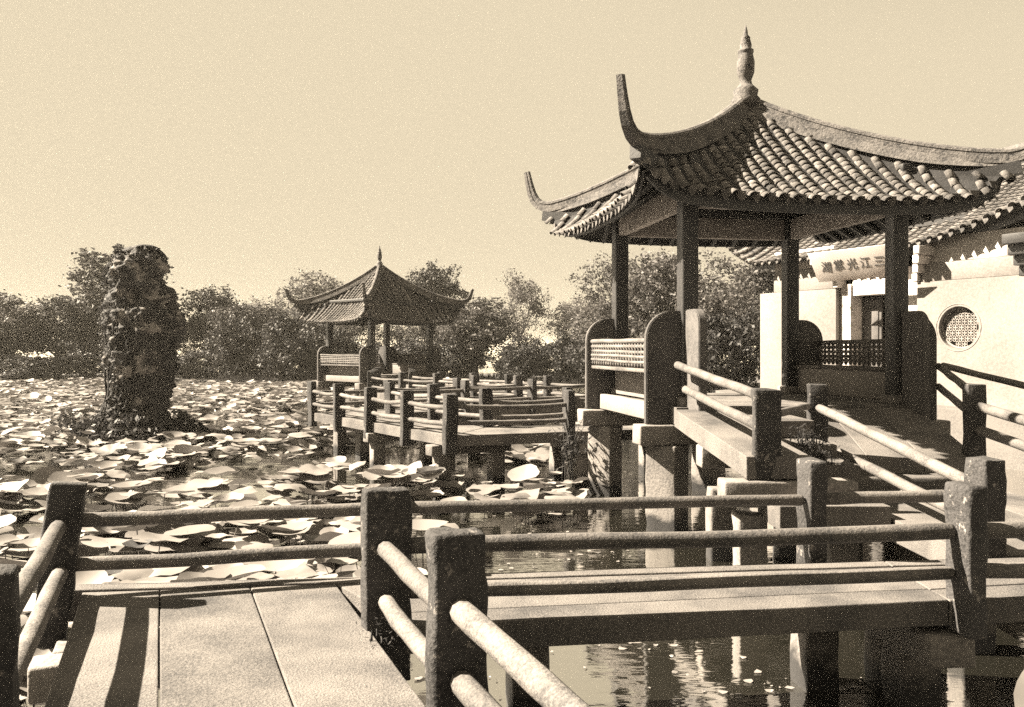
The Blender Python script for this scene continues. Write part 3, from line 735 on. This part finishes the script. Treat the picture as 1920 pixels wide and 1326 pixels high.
b = MB(); b.sweep([(-0.12, 0), (0.12, 0), (0.12, 0.2), (0.06, 0.3), (-0.06, 0.3), (-0.12, 0.2)], [hroof(-1.0+6.6*i/20, 2.6) for i in range(21)], Vector((0, 0, 1)))
b.build('roof_ridge', 'ridge', rf, HF.copy())
b = MB(); b.sweep([(-0.06, -0.1), (0.06, -0.1), (0.06, 0.1), (-0.06, 0.1)], [hroof(-1.0+6.6*i/20, 0.3)-Vector((0, 0, 0.2)) for i in range(21)], Vector((0, 0, 1)))
b.build('eave_beam', 'column', root, HF.copy())
for i in range(4):
    wallbox('bracket', 5.34-0.02*i, 5.66, -0.16-0.12*i, 0.1, 1.152+0.16*i, 1.152+0.16*i+0.157, 'column')
# name board hung out under the eaves
PF = HF @ Matrix.Translation((2.46, -0.50, 1.56)) @ Matrix.Rotation(R(31), 4, 'X')
pb = thing('name_board', 'pale name board with dark brushed characters, leaning out steeply above the gate', 'sign', PF.translation)
link('board', stone_mesh('board', (1.72, 0.012, 0.62), 'board', 0.003, 0.001, 0.5), pb, PF.copy())
for i, ch in enumerate('湖掌光江三'):
    cu = bpy.data.curves.new('character', 'FONT'); cu.body = ch; cu.size = 0.235; cu.extrude = 0.003; cu.shear = 0.18; cu.align_x = 'CENTER'; cu.align_y = 'CENTER'
    cu.offset = 0.001
    tmp = bpy.data.objects.new('tmp', cu); col.objects.link(tmp)
    bpy.context.view_layer.update()
    me = bpy.data.meshes.new_from_object(tmp.evaluated_get(bpy.context.evaluated_depsgraph_get())); bpy.data.objects.remove(tmp)
    me.materials.clear(); me.materials.append(M['ink'])
    link('character', me, pb, PF @ Matrix.Translation((-0.56+0.29*i, -0.0105, -0.01+rr.uniform(-0.015, 0.015))) @ Matrix.Rotation(R(90), 4, 'X') @ Matrix.Rotation(rr.uniform(-0.08, 0.08), 4, 'Z'))

# ================================================================== standing rock
def rock():
    prof = [(830, 150, 366), (805, 176, 342), (780, 193, 316), (740, 208, 318), (700, 203, 326), (650, 206, 338), (600, 204, 335), (560, 206, 322), (530, 210, 312), (505, 217, 306), (485, 228, 303), (472, 234, 298), (464, 246, 290), (459, 262, 278)]
    k = 21.7/1650; rings = []
    for (v, a, b) in prof: rings.append((EYE-(v-655)*k, (a-960)*k, (b-960)*k))
    NZ, NS = 150, 96; vs = []; fs = []
    z0_, z1_ = rings[0][0]-0.3, rings[-1][0]
    def at(z):
        if z <= rings[0][0]: return rings[0][1:]
        for i in range(len(rings)-1):
            if rings[i][0] <= z <= rings[i+1][0]:
                t_ = (z-rings[i][0])/(rings[i+1][0]-rings[i][0]); return tuple(rings[i][j]*(1-t_)+rings[i+1][j]*t_ for j in (1, 2))
        return rings[-1][1:]
    for j in range(NZ+1):
        z = z0_+(z1_-z0_)*j/NZ; a, b = at(z); c = (a+b)/2; h = (b-a)/2
        for i in range(NS):
            th = 2*math.pi*i/NS
            q = Vector((c+math.cos(th)*h, 21.7+math.sin(th)*h*0.8, z))
            n_ = Vector((math.cos(th), math.sin(th), 0))
            f = 0.05 + noise.noise(q*0.9)*0.14 + (0.4-abs(noise.noise(q*1.9+Vector((3, 1, 8)))))*0.30-0.10 + (0.3-abs(noise.noise(q*4.3)))*0.24 + noise.noise(q*11)*0.08 - 0.3*max(0, noise.noise(q*1.6+Vector((20, 0, 3)))-0.22)*2.5
            vs.append(q+n_*f)
    for j in range(NZ):
        for i in range(NS): fs.append((j*NS+i, j*NS+(i+1) % NS, (j+1)*NS+(i+1) % NS, (j+1)*NS+i))
    fs.append(tuple(range(NZ*NS, NZ*NS+NS)))
    b = MB(); b.add(vs, fs)
    root = thing('standing_rock', 'tall weathered garden rock rising out of the lotus leaves at left', 'rock', (-9.1, 21.7, 0))
    b.build('boulder', 'rock', root, None, True)
    r_ = random.Random(3); b = MB(); vines = MB()
    for q in range(7):                      # bare vine stems climbing the left flank
        th = R(r_.uniform(170, 280)); z = 0.1; pts = []
        while z < r_.uniform(2.6, 4.6):
            a, bb = at(z); c = (a+bb)/2; h = (bb-a)/2+0.05
            pts.append((c+math.cos(th)*h, 21.7+math.sin(th)*h*0.82, z)); z += 0.3; th += r_.uniform(-0.16, 0.16)
        if len(pts) > 2: vines.tube(pts, [0.035*(1-0.6*i/len(pts)) for i in range(len(pts))], 6)
    vines.build('vine_stems', 'bark', root, None, True)
    for _ in range(4200):
        z = r_.uniform(0.2, 4.7) if r_.random() < 0.55 else r_.uniform(3.9, 4.9); th = R(r_.gauss(190, 45)); a, bb = at(min(z, 4.6)); c = (a+bb)/2; h = (bb-a)/2+r_.uniform(0.0, 0.22)
        if noise.noise(Vector((th*1.5, z*1.1, 2))) < -0.05: continue
        q = Vector((c+math.cos(th)*h, 21.7+math.sin(th)*h*0.8, z)); leaf_card(b, q, r_.uniform(0.03, 0.06), r_)
    kind(b.build('ivy', 'grass', root), 'stuff')
def leaf_card(b, q, s, r_, flat=0.0):
    u = Vector((r_.gauss(0, 1), r_.gauss(0, 1), r_.gauss(0, 1)*(1-flat))).normalized()
    w = u.cross(Vector((r_.gauss(0, 1), r_.gauss(0, 1), r_.gauss(0, 1)))).normalized()
    b.add([q-u*s, q+w*s*0.5, q+u*s, q-w*s*0.5], [(0, 1, 2, 3)])
rock()

# ================================================================== trees and bushes
def crown_mesh(name, seed, rx, rz, n_cl, n_lf, ls, m, gap=0.0, hollow=0.35):
    """unit crown: leaf clumps through an uneven volume, centred, about rx wide and rz tall"""
    r_ = random.Random(seed); b = MB(); sv = Vector((seed*7.1, 3, 1))
    for _ in range(n_cl):
        d = Vector((r_.gauss(0, 1), r_.gauss(0, 1), r_.gauss(0, 1))).normalized()
        k = hollow + (1-hollow)*r_.random()**0.6
        k *= 0.86 + 0.42*noise.noise(d*1.7+sv)
        c = Vector((d.x*rx*k, d.y*rx*k, d.z*rz*k))
        if gap and noise.noise(c*0.55+sv) < -0.30+gap: continue
        cr = r_.uniform(0.28, 0.6)*rx*0.42
        for _ in range(n_lf):
            q = c + Vector((r_.gauss(0, 1), r_.gauss(0, 1), r_.gauss(0, 0.75)))*cr*0.5
            leaf_card(b, q, ls*r_.uniform(0.6, 1.3), r_, 0.3)
    return b.mesh(name, m)
def trunk_mesh(name, seed, h, r0, spread, top):
    """trunk dividing into limbs that reach into the crown"""
    r_ = random.Random(seed); b = MB()
    bend = [(r_.uniform(-0.12, 0.12)*h, r_.uniform(-0.12, 0.12)*h) for _ in range(2)]
    P0 = Vector((0, 0, -0.2)); P1 = Vector((bend[0][0]*0.5, bend[0][1]*0.5, h*0.5)); P2 = Vector((bend[0][0], bend[0][1], h))
    b.tube([P0, (P0+P1)/2, P1, (P1+P2)/2+Vector((0.05, 0, 0)), P2], [r0*1.35, r0, r0*0.85, r0*0.75, r0*0.6], 8)
    for i in range(6):
        a = 2*math.pi*i/6+r_.uniform(-0.4, 0.4); s0 = P1.lerp(P2, r_.uniform(0.3, 1.0))
        e = Vector((P2.x+math.cos(a)*spread*r_.uniform(0.5, 1), P2.y+math.sin(a)*spread*r_.uniform(0.5, 1), h+top*r_.uniform(0.3, 0.9)))
        md = s0.lerp(e, 0.5)+Vector((r_.uniform(-0.2, 0.2), r_.uniform(-0.2, 0.2), -0.15*top*0.3))
        b.tube([s0, md, e], [r0*0.5, r0*0.32, r0*0.1], 6)
        for _ in range(3):
            f = md.lerp(e, r_.uniform(0.1, 0.7)); g = f+Vector((r_.uniform(-1, 1), r_.uniform(-1, 1), r_.uniform(0.1, 0.9)))*spread*0.4
            b.tube([f, g], [r0*0.2, r0*0.05], 5)
    return b.mesh(name, 'bark', True)
CR = {}
def get(kind_, v):
    k = (kind_, v)
    if k in CR: return CR[k]
    s = 11+v*13
    if kind_ == 'broad': c = crown_mesh('crown', s, 2.3, 2.5, 190, 62, 0.105, 'leaf', 0.0); t_ = trunk_mesh('trunk', s, 1.9, 0.16, 1.5, 3.0); z = 3.6
    elif kind_ == 'airy': c = crown_mesh('crown', s, 2.5, 2.6, 170, 50, 0.09, 'leafp', 0.08, 0.2); t_ = trunk_mesh('trunk', s, 2.3, 0.13, 1.7, 3.6); z = 4.1
    else: c = crown_mesh('crown', s, 1.7, 1.3, 130, 64, 0.085, 'bush', 0.0); t_ = trunk_mesh('trunk', s, 0.5, 0.08, 0.9, 1.2); z = 1.15
    CR[k] = (c, t_, z); return CR[k]
trr = random.Random(21)
def tree(kind_, v, x, y, hgt, wid, label, base=0.40, group='trees along the far bank'):
    c, t_, z = get(kind_, v)
    full = {'broad': 6.1, 'airy': 6.7, 'bush': 2.45}[kind_]; w0 = {'broad': 4.6, 'airy': 5.0, 'bush': 3.4}[kind_]
    sz = hgt/full; sx = wid/w0
    nm = {'broad': 'leafy_tree', 'airy': 'leafy_tree', 'bush': 'bush'}[kind_]
    root = thing(nm, label, 'bush' if kind_ == 'bush' else 'tree', (x, y, base), 'bushes along the far bank' if kind_ == 'bush' else group)
    Rz = Matrix.Rotation(trr.uniform(0, 6.28), 4, 'Z'); Sm = Matrix.Diagonal((sx, sx, sz, 1))
    link('trunk', t_, root, Matrix.Translation((x, y, base)) @ Sm @ Rz)
    link('crown', c, root, Matrix.Translation((x, y, base)) @ Sm @ Matrix.Translation((0, 0, z)) @ Rz)
def T_(kind_, v, u, vtop, Y, wpx, label):   # from the tree's bearing, measured height and width at its distance
    k = Y/1650; tree(kind_, v, (u-960)*k, Y, EYE-(vtop-655)*k-0.4, wpx*k, label)
T_('broad', 0, 22, 538, 60, 170, 'dark leafy tree at the far left edge of the bank')
T_('broad', 1, 108, 548, 61, 160, 'dark tree between the far left tree and the standing rock')
T_('airy', 0, 160, 585, 63, 90, 'small thin tree with a bare curved trunk left of the rock')
T_('broad', 1, 222, 456, 63, 215, 'tall pale tree whose crown shows behind the rock top')
T_('airy', 2, 352, 600, 63, 70, 'slight sapling just right of the standing rock')
T_('broad', 2, 398, 528, 64, 130, 'tall round tree right of the standing rock')
T_('airy', 3, 480, 548, 66, 130, 'pale tree between the rock and the distant pavilion')
T_('airy', 0, 585, 498, 72, 180, 'tall pale hazy tree behind the left eave of the distant pavilion')
T_('airy', 2, 660, 560, 67, 120, 'slender tree seen under the distant pavilion roof, left opening')
T_('airy', 1, 755, 580, 68, 120, 'thin tree seen under the distant pavilion roof, right opening')
T_('broad', 1, 818, 484, 70, 130, 'tall rounded tree just right of the distant pavilion roof')
T_('broad', 0, 892, 545, 58, 150, 'broad tree between the distant pavilion and the arching tree')
T_('airy', 3, 975, 494, 64, 120, 'tall arching thin tree in the gap left of the near pavilion')
T_('airy', 0, 1085, 548, 64, 130, 'pale tree left of the near pavilion bench')
T_('airy', 2, 1165, 462, 47, 190, 'tall tree behind the left column of the near pavilion')
T_('broad', 2, 1245, 452, 43, 170, 'tall tree seen between the two left columns of the near pavilion')
T_('airy', 1, 1350, 462, 38, 220, 'tall spreading tree seen through the near pavilion beside the white wall')
T_('broad', 1, 1440, 470, 42, 180, 'tree close behind the left end of the white wall')
T_('broad', 2, -80, 520, 62, 180, 'dark tree just beyond the left edge of the view')
T_('bush', 0, 440, 590, 57, 110, 'dark bush left of two, nearest the standing rock')
T_('bush', 1, 545, 585, 55.6, 150, 'large dark bush at the water left of the distant pavilion')
T_('bush', 2, 660, 640, 60, 120, 'low bush below the left half of the distant pavilion')
T_('bush', 0, 780, 632, 60, 130, 'low bush below the right half of the distant pavilion')
T_('bush', 1, 990, 632, 55, 110, 'round dark bush left of the pair beside the near pavilion')
T_('bush', 2, 1068, 622, 54, 120, 'round dark bush right of the pair beside the near pavilion')
T_('bush', 0, 1355, 580, 33, 170, 'dense dark bush seen through the near pavilion left of the white wall')
T_('bush', 1, 1240, 640, 42, 130, 'low bush seen behind the near pavilion bench panels')
T_('bush', 2, 60, 660, 58, 170, 'low dark scrub at the water on the far left')
for i, (u, vt, Y, w, k) in enumerate(((-30, 600, 59, 150, 'left of the far left tree'), (150, 640, 59, 120, 'just left of the standing rock foot'), (300, 665, 59, 80, 'hard against the right side of the standing rock'), (372, 655, 58, 120, 'between the standing rock and the first dark bush'), (965, 650, 56, 110, 'filling the gap under the arching tree'),
        (490, 615, 58, 130, 'between the two dark bushes near the distant pavilion'), (610, 600, 58, 110, 'by the left column of the distant pavilion'), (715, 640, 61, 110, 'behind the middle of the distant pavilion'),
        (860, 620, 59, 130, 'under the broad tree right of the distant pavilion'), (1130, 625, 52, 130, 'behind the bench end plate of the near pavilion'), (1180, 640, 46, 120, 'behind the left columns of the near pavilion'), (1300, 630, 37, 130, 'between the white wall and the near pavilion columns'))):
    T_('bush', i % 3, u, vt, Y, w, 'dark bank bush ' + k)
for i, (kd, u, vt, Y, w, k) in enumerate((('broad', 175, 560, 68, 130, 'behind the rock, left side'), ('broad', 445, 560, 62, 130, 'behind the dark bush right of the rock'),
        ('broad', 530, 560, 66, 140, 'behind the large dark bush'), ('airy', 640, 530, 70, 150, 'behind the distant pavilion, left slope'), 
        ('broad', 1140, 560, 58, 150, 'behind the near pavilion bench'), ('broad', 1300, 500, 45, 170, 'behind the spreading tree by the white wall'))):
    T_(kd, (i+1) % 3, u, vt, Y, w, 'second-row bank tree ' + k)
# reeds and scrub along the water's edge
r_ = random.Random(5); b = MB()
edge = [(-60, 59.5), (-40, 58), (-25, 57), (-18, 54.5), (-12, 55), (-4, 58), (3, 55), (7, 41), (9, 33), (8, 26), (7, 22.5)]
for _ in range(9000):
    i = r_.randrange(len(edge)-1); t_ = r_.random(); x = edge[i][0]*(1-t_)+edge[i+1][0]*t_+r_.gauss(0, 0.5); y = edge[i][1]*(1-t_)+edge[i+1][1]*t_+r_.gauss(0.4, 0.8)
    h = r_.uniform(0.1, 0.55)*(0.6+0.8*max(0, noise.noise(Vector((x*0.3, y*0.3, 1)))+0.4)); dx, dy = r_.uniform(-0.2, 0.2), r_.uniform(-0.2, 0.2)
    b.add([(x-0.05, y, 0.2), (x+0.05, y+0.02, 0.2), (x+dx, y+dy, 0.25+h)], [(0, 1, 2)])
o = kind(b.build('bank_grass', 'grass'), 'stuff'); tag(o, 'grass and weeds along the edge of the far bank', 'grass')
# scrub round the foot of the rock
b = MB()
for _ in range(2600):
    a = r_.uniform(0, 6.28); d = r_.uniform(0.8, 1.5); x = -9.1+math.cos(a)*d*1.15; y = 21.6+math.sin(a)*d*0.8
    leaf_card(b, Vector((x, y, r_.uniform(0, 0.9)*(1.7-d)+0.1)), r_.uniform(0.05, 0.11), r_)
for _ in range(500):
    leaf_card(b, Vector((-10.6+r_.gauss(0, 0.25), 21.3+r_.gauss(0, 0.25), abs(r_.gauss(0.3, 0.25)))), 0.07, r_)
o = kind(b.build('rock_scrub', 'bush'), 'stuff'); tag(o, 'low scrub and weeds round the foot of the standing rock', 'scrub')
# bamboo-like spray at the left bench panel and weeds on the stair
def spray(name, label, x, y, z, n_, h, seed, blade=0.16):
    q_ = random.Random(seed); st = MB(); lf = MB()
    root = thing(name, label, 'plant', (x, y, z))
    for _ in range(n_):
        a = q_.uniform(0, 6.28); ln = h*q_.uniform(0.6, 1.1); sp = q_.uniform(0.2, 0.7)
        pts = [Vector((x+q_.gauss(0, 0.06), y+q_.gauss(0, 0.06), z))]
        for k in range(1, 6):
            t_ = k/5; pts.append(pts[0]+Vector((math.cos(a)*sp*t_*t_*h*0.6, math.sin(a)*sp*t_*t_*h*0.6, ln*(t_-0.25*t_*t_))))
        st.tube(pts, [0.008*(1-0.12*i) for i in range(6)], 5)
        for k in range(16):
            c = pts[q_.randrange(2, 6)]+Vector((q_.gauss(0, 0.06), q_.gauss(0, 0.06), q_.gauss(0, 0.06))); b2 = q_.uniform(0, 6.28)
            u = Vector((math.cos(b2), math.sin(b2), q_.uniform(-0.8, 0.3))).normalized()*blade*q_.uniform(0.6, 1.1); w = u.cross(Vector((0, 0, 1))).normalized()*blade*0.12
            lf.add([c, c+u*0.4+w, c+u, c+u*0.4-w], [(0, 1, 2, 3)])
    kind(st.build('stems', 'bark', root, None, True), 'stuff'); kind(lf.build('foliage', 'grass', root), 'stuff')
spray('bamboo_plant', 'spray of narrow leaves beside the left bench end plate of the near pavilion', 0.92, 14.0, 0.25, 9, 1.3, 4)
spray('weed_clump', 'weeds sprouting on the narrow stair beside its post', 3.1, 9.25, EYE-1.02, 16, 0.22, 5, 0.09)
spray('weed_clump', 'weeds on the lower tread of the narrow stair', 3.05, 8.7, EYE-1.14, 14, 0.2, 6, 0.09)
spray('weed_tuft', 'small weed tuft at the foot of the near corner post', *PA(1.02, 4.5, EYE+DK), 4, 0.06, 8, 0.035)

# ================================================================== lotus leaves
def lotus_mesh(seed, seg=14):
    q_ = random.Random(seed); b = MB(); vs = [(0, 0, -0.06)]; fs = []
    ph = [q_.uniform(0, 6.28) for _ in range(4)]; am = q_.uniform(0.04, 0.14); cup = q_.uniform(-0.25, 0.38); rg = [q_.uniform(0.94, 1.05) for _ in range(seg)]
    for ri, rr_ in enumerate((0.4, 0.75, 1.0)):
        for k in range(seg):
            a = 2*math.pi*k/seg
            w = math.sin(2*a+ph[0])*0.6+math.sin(3*a+ph[1])*0.5+math.sin(5*a+ph[2])*0.35
            rad = rr_*(1+0.06*math.sin(4*a+ph[3]))*(rg[k] if ri == 2 else 1)
            vs.append((math.cos(a)*rad, math.sin(a)*rad, cup*rr_**2-0.05*(1-rr_)+am*w*rr_**2.2))
    for k in range(seg):
        j = (k+1) % seg; fs.append((0, 1+k, 1+j))
        for ri in range(2): fs.append((1+ri*seg+k, 1+(ri+1)*seg+k, 1+(ri+1)*seg+j, 1+ri*seg+j))
    return vs, fs
LM = [lotus_mesh(i, 20) for i in range(7)]
lo_me = []
for i, (v_, f_) in enumerate(LM):
    b = MB(); b.add(v_, f_); b.tube([(0.02, 0.0, -0.05), (0.05, 0.03, -1.0), (0.0, 0.05, -2.4)], 0.022, 5, False); lo_me.append(b.mesh('lotus_leaf', 'lotus', True))
segsA = [((nA*0.3+dA*-2), (nA*0.3+dA*5.4), 1.05), (Vector((-1.5, 5.4)), Vector((8, 6.4)), 0.85), (Vector((2.7, 16.05)), Vector((-0.72, 14.85)), 0.75), (Vector((-0.72, 14.85)), Vector((-3.5, 19.1)), 0.75),
         (Vector((-3.5, 19.1)), Vector((1.1, 22.6)), 0.75), (Vector((1.1, 22.6)), Vector((-3.9, 28.5)), 0.75), (Vector((-3.9, 28.5)), Vector((-4.6, 34.6)), 0.75), (Vector((-5.6, 37.2)), Vector((-5.6, 37.3)), 2.4), (Vector((-9.1, 21.7)), Vector((-9.0, 21.7)), 1.3)]
def blocked(x, y, r):
    q = Vector((x, y))
    for a, b_, w in segsA:
        d = b_-a; t_ = max(0, min(1, (q-a).dot(d)/d.length_squared))
        if (a+d*t_-q).length < w+r: return True
    return 1.0 < x and 7.0 < y < 20 or (x > -0.6 and y < 11.5)
def open_water(x, y):
    if ((x+4.9)/1.9)**2+((y-15.6)/2.6)**2 < 1: return True
    if ((x+7.0)/4.2)**2+((y-28.0)/3.4)**2 < 1: return True
    if ((x+1.6)/1.7)**2+((y-16.8)/2.2)**2 < 1 and x > -2.9: return True
    if ((x+2.6)/0.9)**2+((y-6.4)/0.55)**2 < 1: return True
    return False
lr = random.Random(99); spots = []
tries = 0
while len(spots) < 11000 and tries < 150000:
    tries += 1
    y = 4.2+(58-4.2)*lr.random()**0.74; x = lr.uniform(-0.66*y-2.5, min(0.09*y, 2.5))
    if y > 53 and x > -25: continue
    r = lr.uniform(0.09, 0.29)
    if blocked(x, y, r): continue
    if open_water(x, y) and lr.random() < 0.93: continue
    if noise.noise(Vector((x*0.45, y*0.28, 9))) < -0.12 and y < 34 and lr.random() < 0.85: continue
    if y < 5.2 and lr.random() < 0.6: continue
    spots.append((x, y, r))
spots.sort(key=lambda q: q[1]/q[2] + (1000 if abs(q[0]/q[1]) > 0.6 else 0))
far = MB(); nsingle = 0
for (x, y, r) in spots:
    k = lr.randrange(7); h = 0.06+0.42*lr.random()**1.2+0.14*noise.noise(Vector((x*0.5, y*0.5, 4)))
    h = max(0.05, h)
    T = Matrix.Translation((x, y, h)) @ Matrix.Rotation(lr.uniform(0, 6.28), 4, 'Z') @ Matrix.Rotation(abs(lr.gauss(0, 0.21)), 4, 'X') @ Matrix.Diagonal((r, r, r, 1))
    if nsingle < 300 and abs(x/y) < 0.62:
        o = link('lotus_leaf', lo_me[k], None, T); nsingle += 1
        tag(o, 'broad wavy lotus leaf standing on its stalk in the pond', 'lotus leaf', 'lotus leaves in the near pond')
    else: far.add(LM[k][0], LM[k][1], T)
o = kind(far.build('lotus_field', 'lotus', None, None, True), 'stuff'); tag(o, 'mass of lotus leaves covering the far pond', 'lotus leaves')
# one big pale leaf close by at lower right
o = link('lotus_leaf', lo_me[2], None, Matrix.Translation((2.36, 3.62, 0.86)) @ Matrix.Rotation(0.5, 4, 'X') @ Matrix.Rotation(-0.25, 4, 'Y') @ Matrix.Diagonal((0.26, 0.26, 0.3, 1)))
tag(o, 'single pale leaf in the bottom right corner of the picture', 'lotus leaf')
# scraps of leaf and duckweed floating near the piers
b = MB()
for _ in range(2000):
    x = lr.uniform(-1.2, 7); y = lr.uniform(3.2, 17)
    if noise.noise(Vector((x*0.7, y*0.7, 30))) < 0.08: continue
    r = 0.008+0.032*lr.random()**2; n_ = 6; a0 = lr.uniform(0, 6.28)
    b.add([(x+math.cos(a0+i)*r*lr.uniform(0.6, 1.2), y+math.sin(a0+i)*r*lr.uniform(0.6, 1.2), 0.006+0.01*lr.random()) for i in range(n_)], [tuple(range(n_))])
o = kind(b.build('duckweed', 'lotus'), 'stuff'); tag(o, 'scraps of floating leaf on the dark water round the piers', 'duckweed')

# ================================================================== haze over the lake
m = bpy.data.materials.new('haze'); m.use_nodes = True; n = m.node_tree.nodes; n.clear()
pv = n.new('ShaderNodeVolumePrincipled'); pv.inputs['Density'].default_value = 0.0003; pv.inputs['Color'].default_value = (0.97, 0.92, 0.82, 1); pv.inputs['Anisotropy'].default_value = 0.2
oo = n.new('ShaderNodeOutputMaterial'); m.node_tree.links.new(pv.outputs[0], oo.inputs['Volume']); M['haze'] = m
b = MB(); b.box((0, 0, 6.25), (3200, 3200, 15.5)); o = kind(b.build('haze', 'haze'), 'stuff'); tag(o, 'thin pale haze in the air over the lake', 'haze')
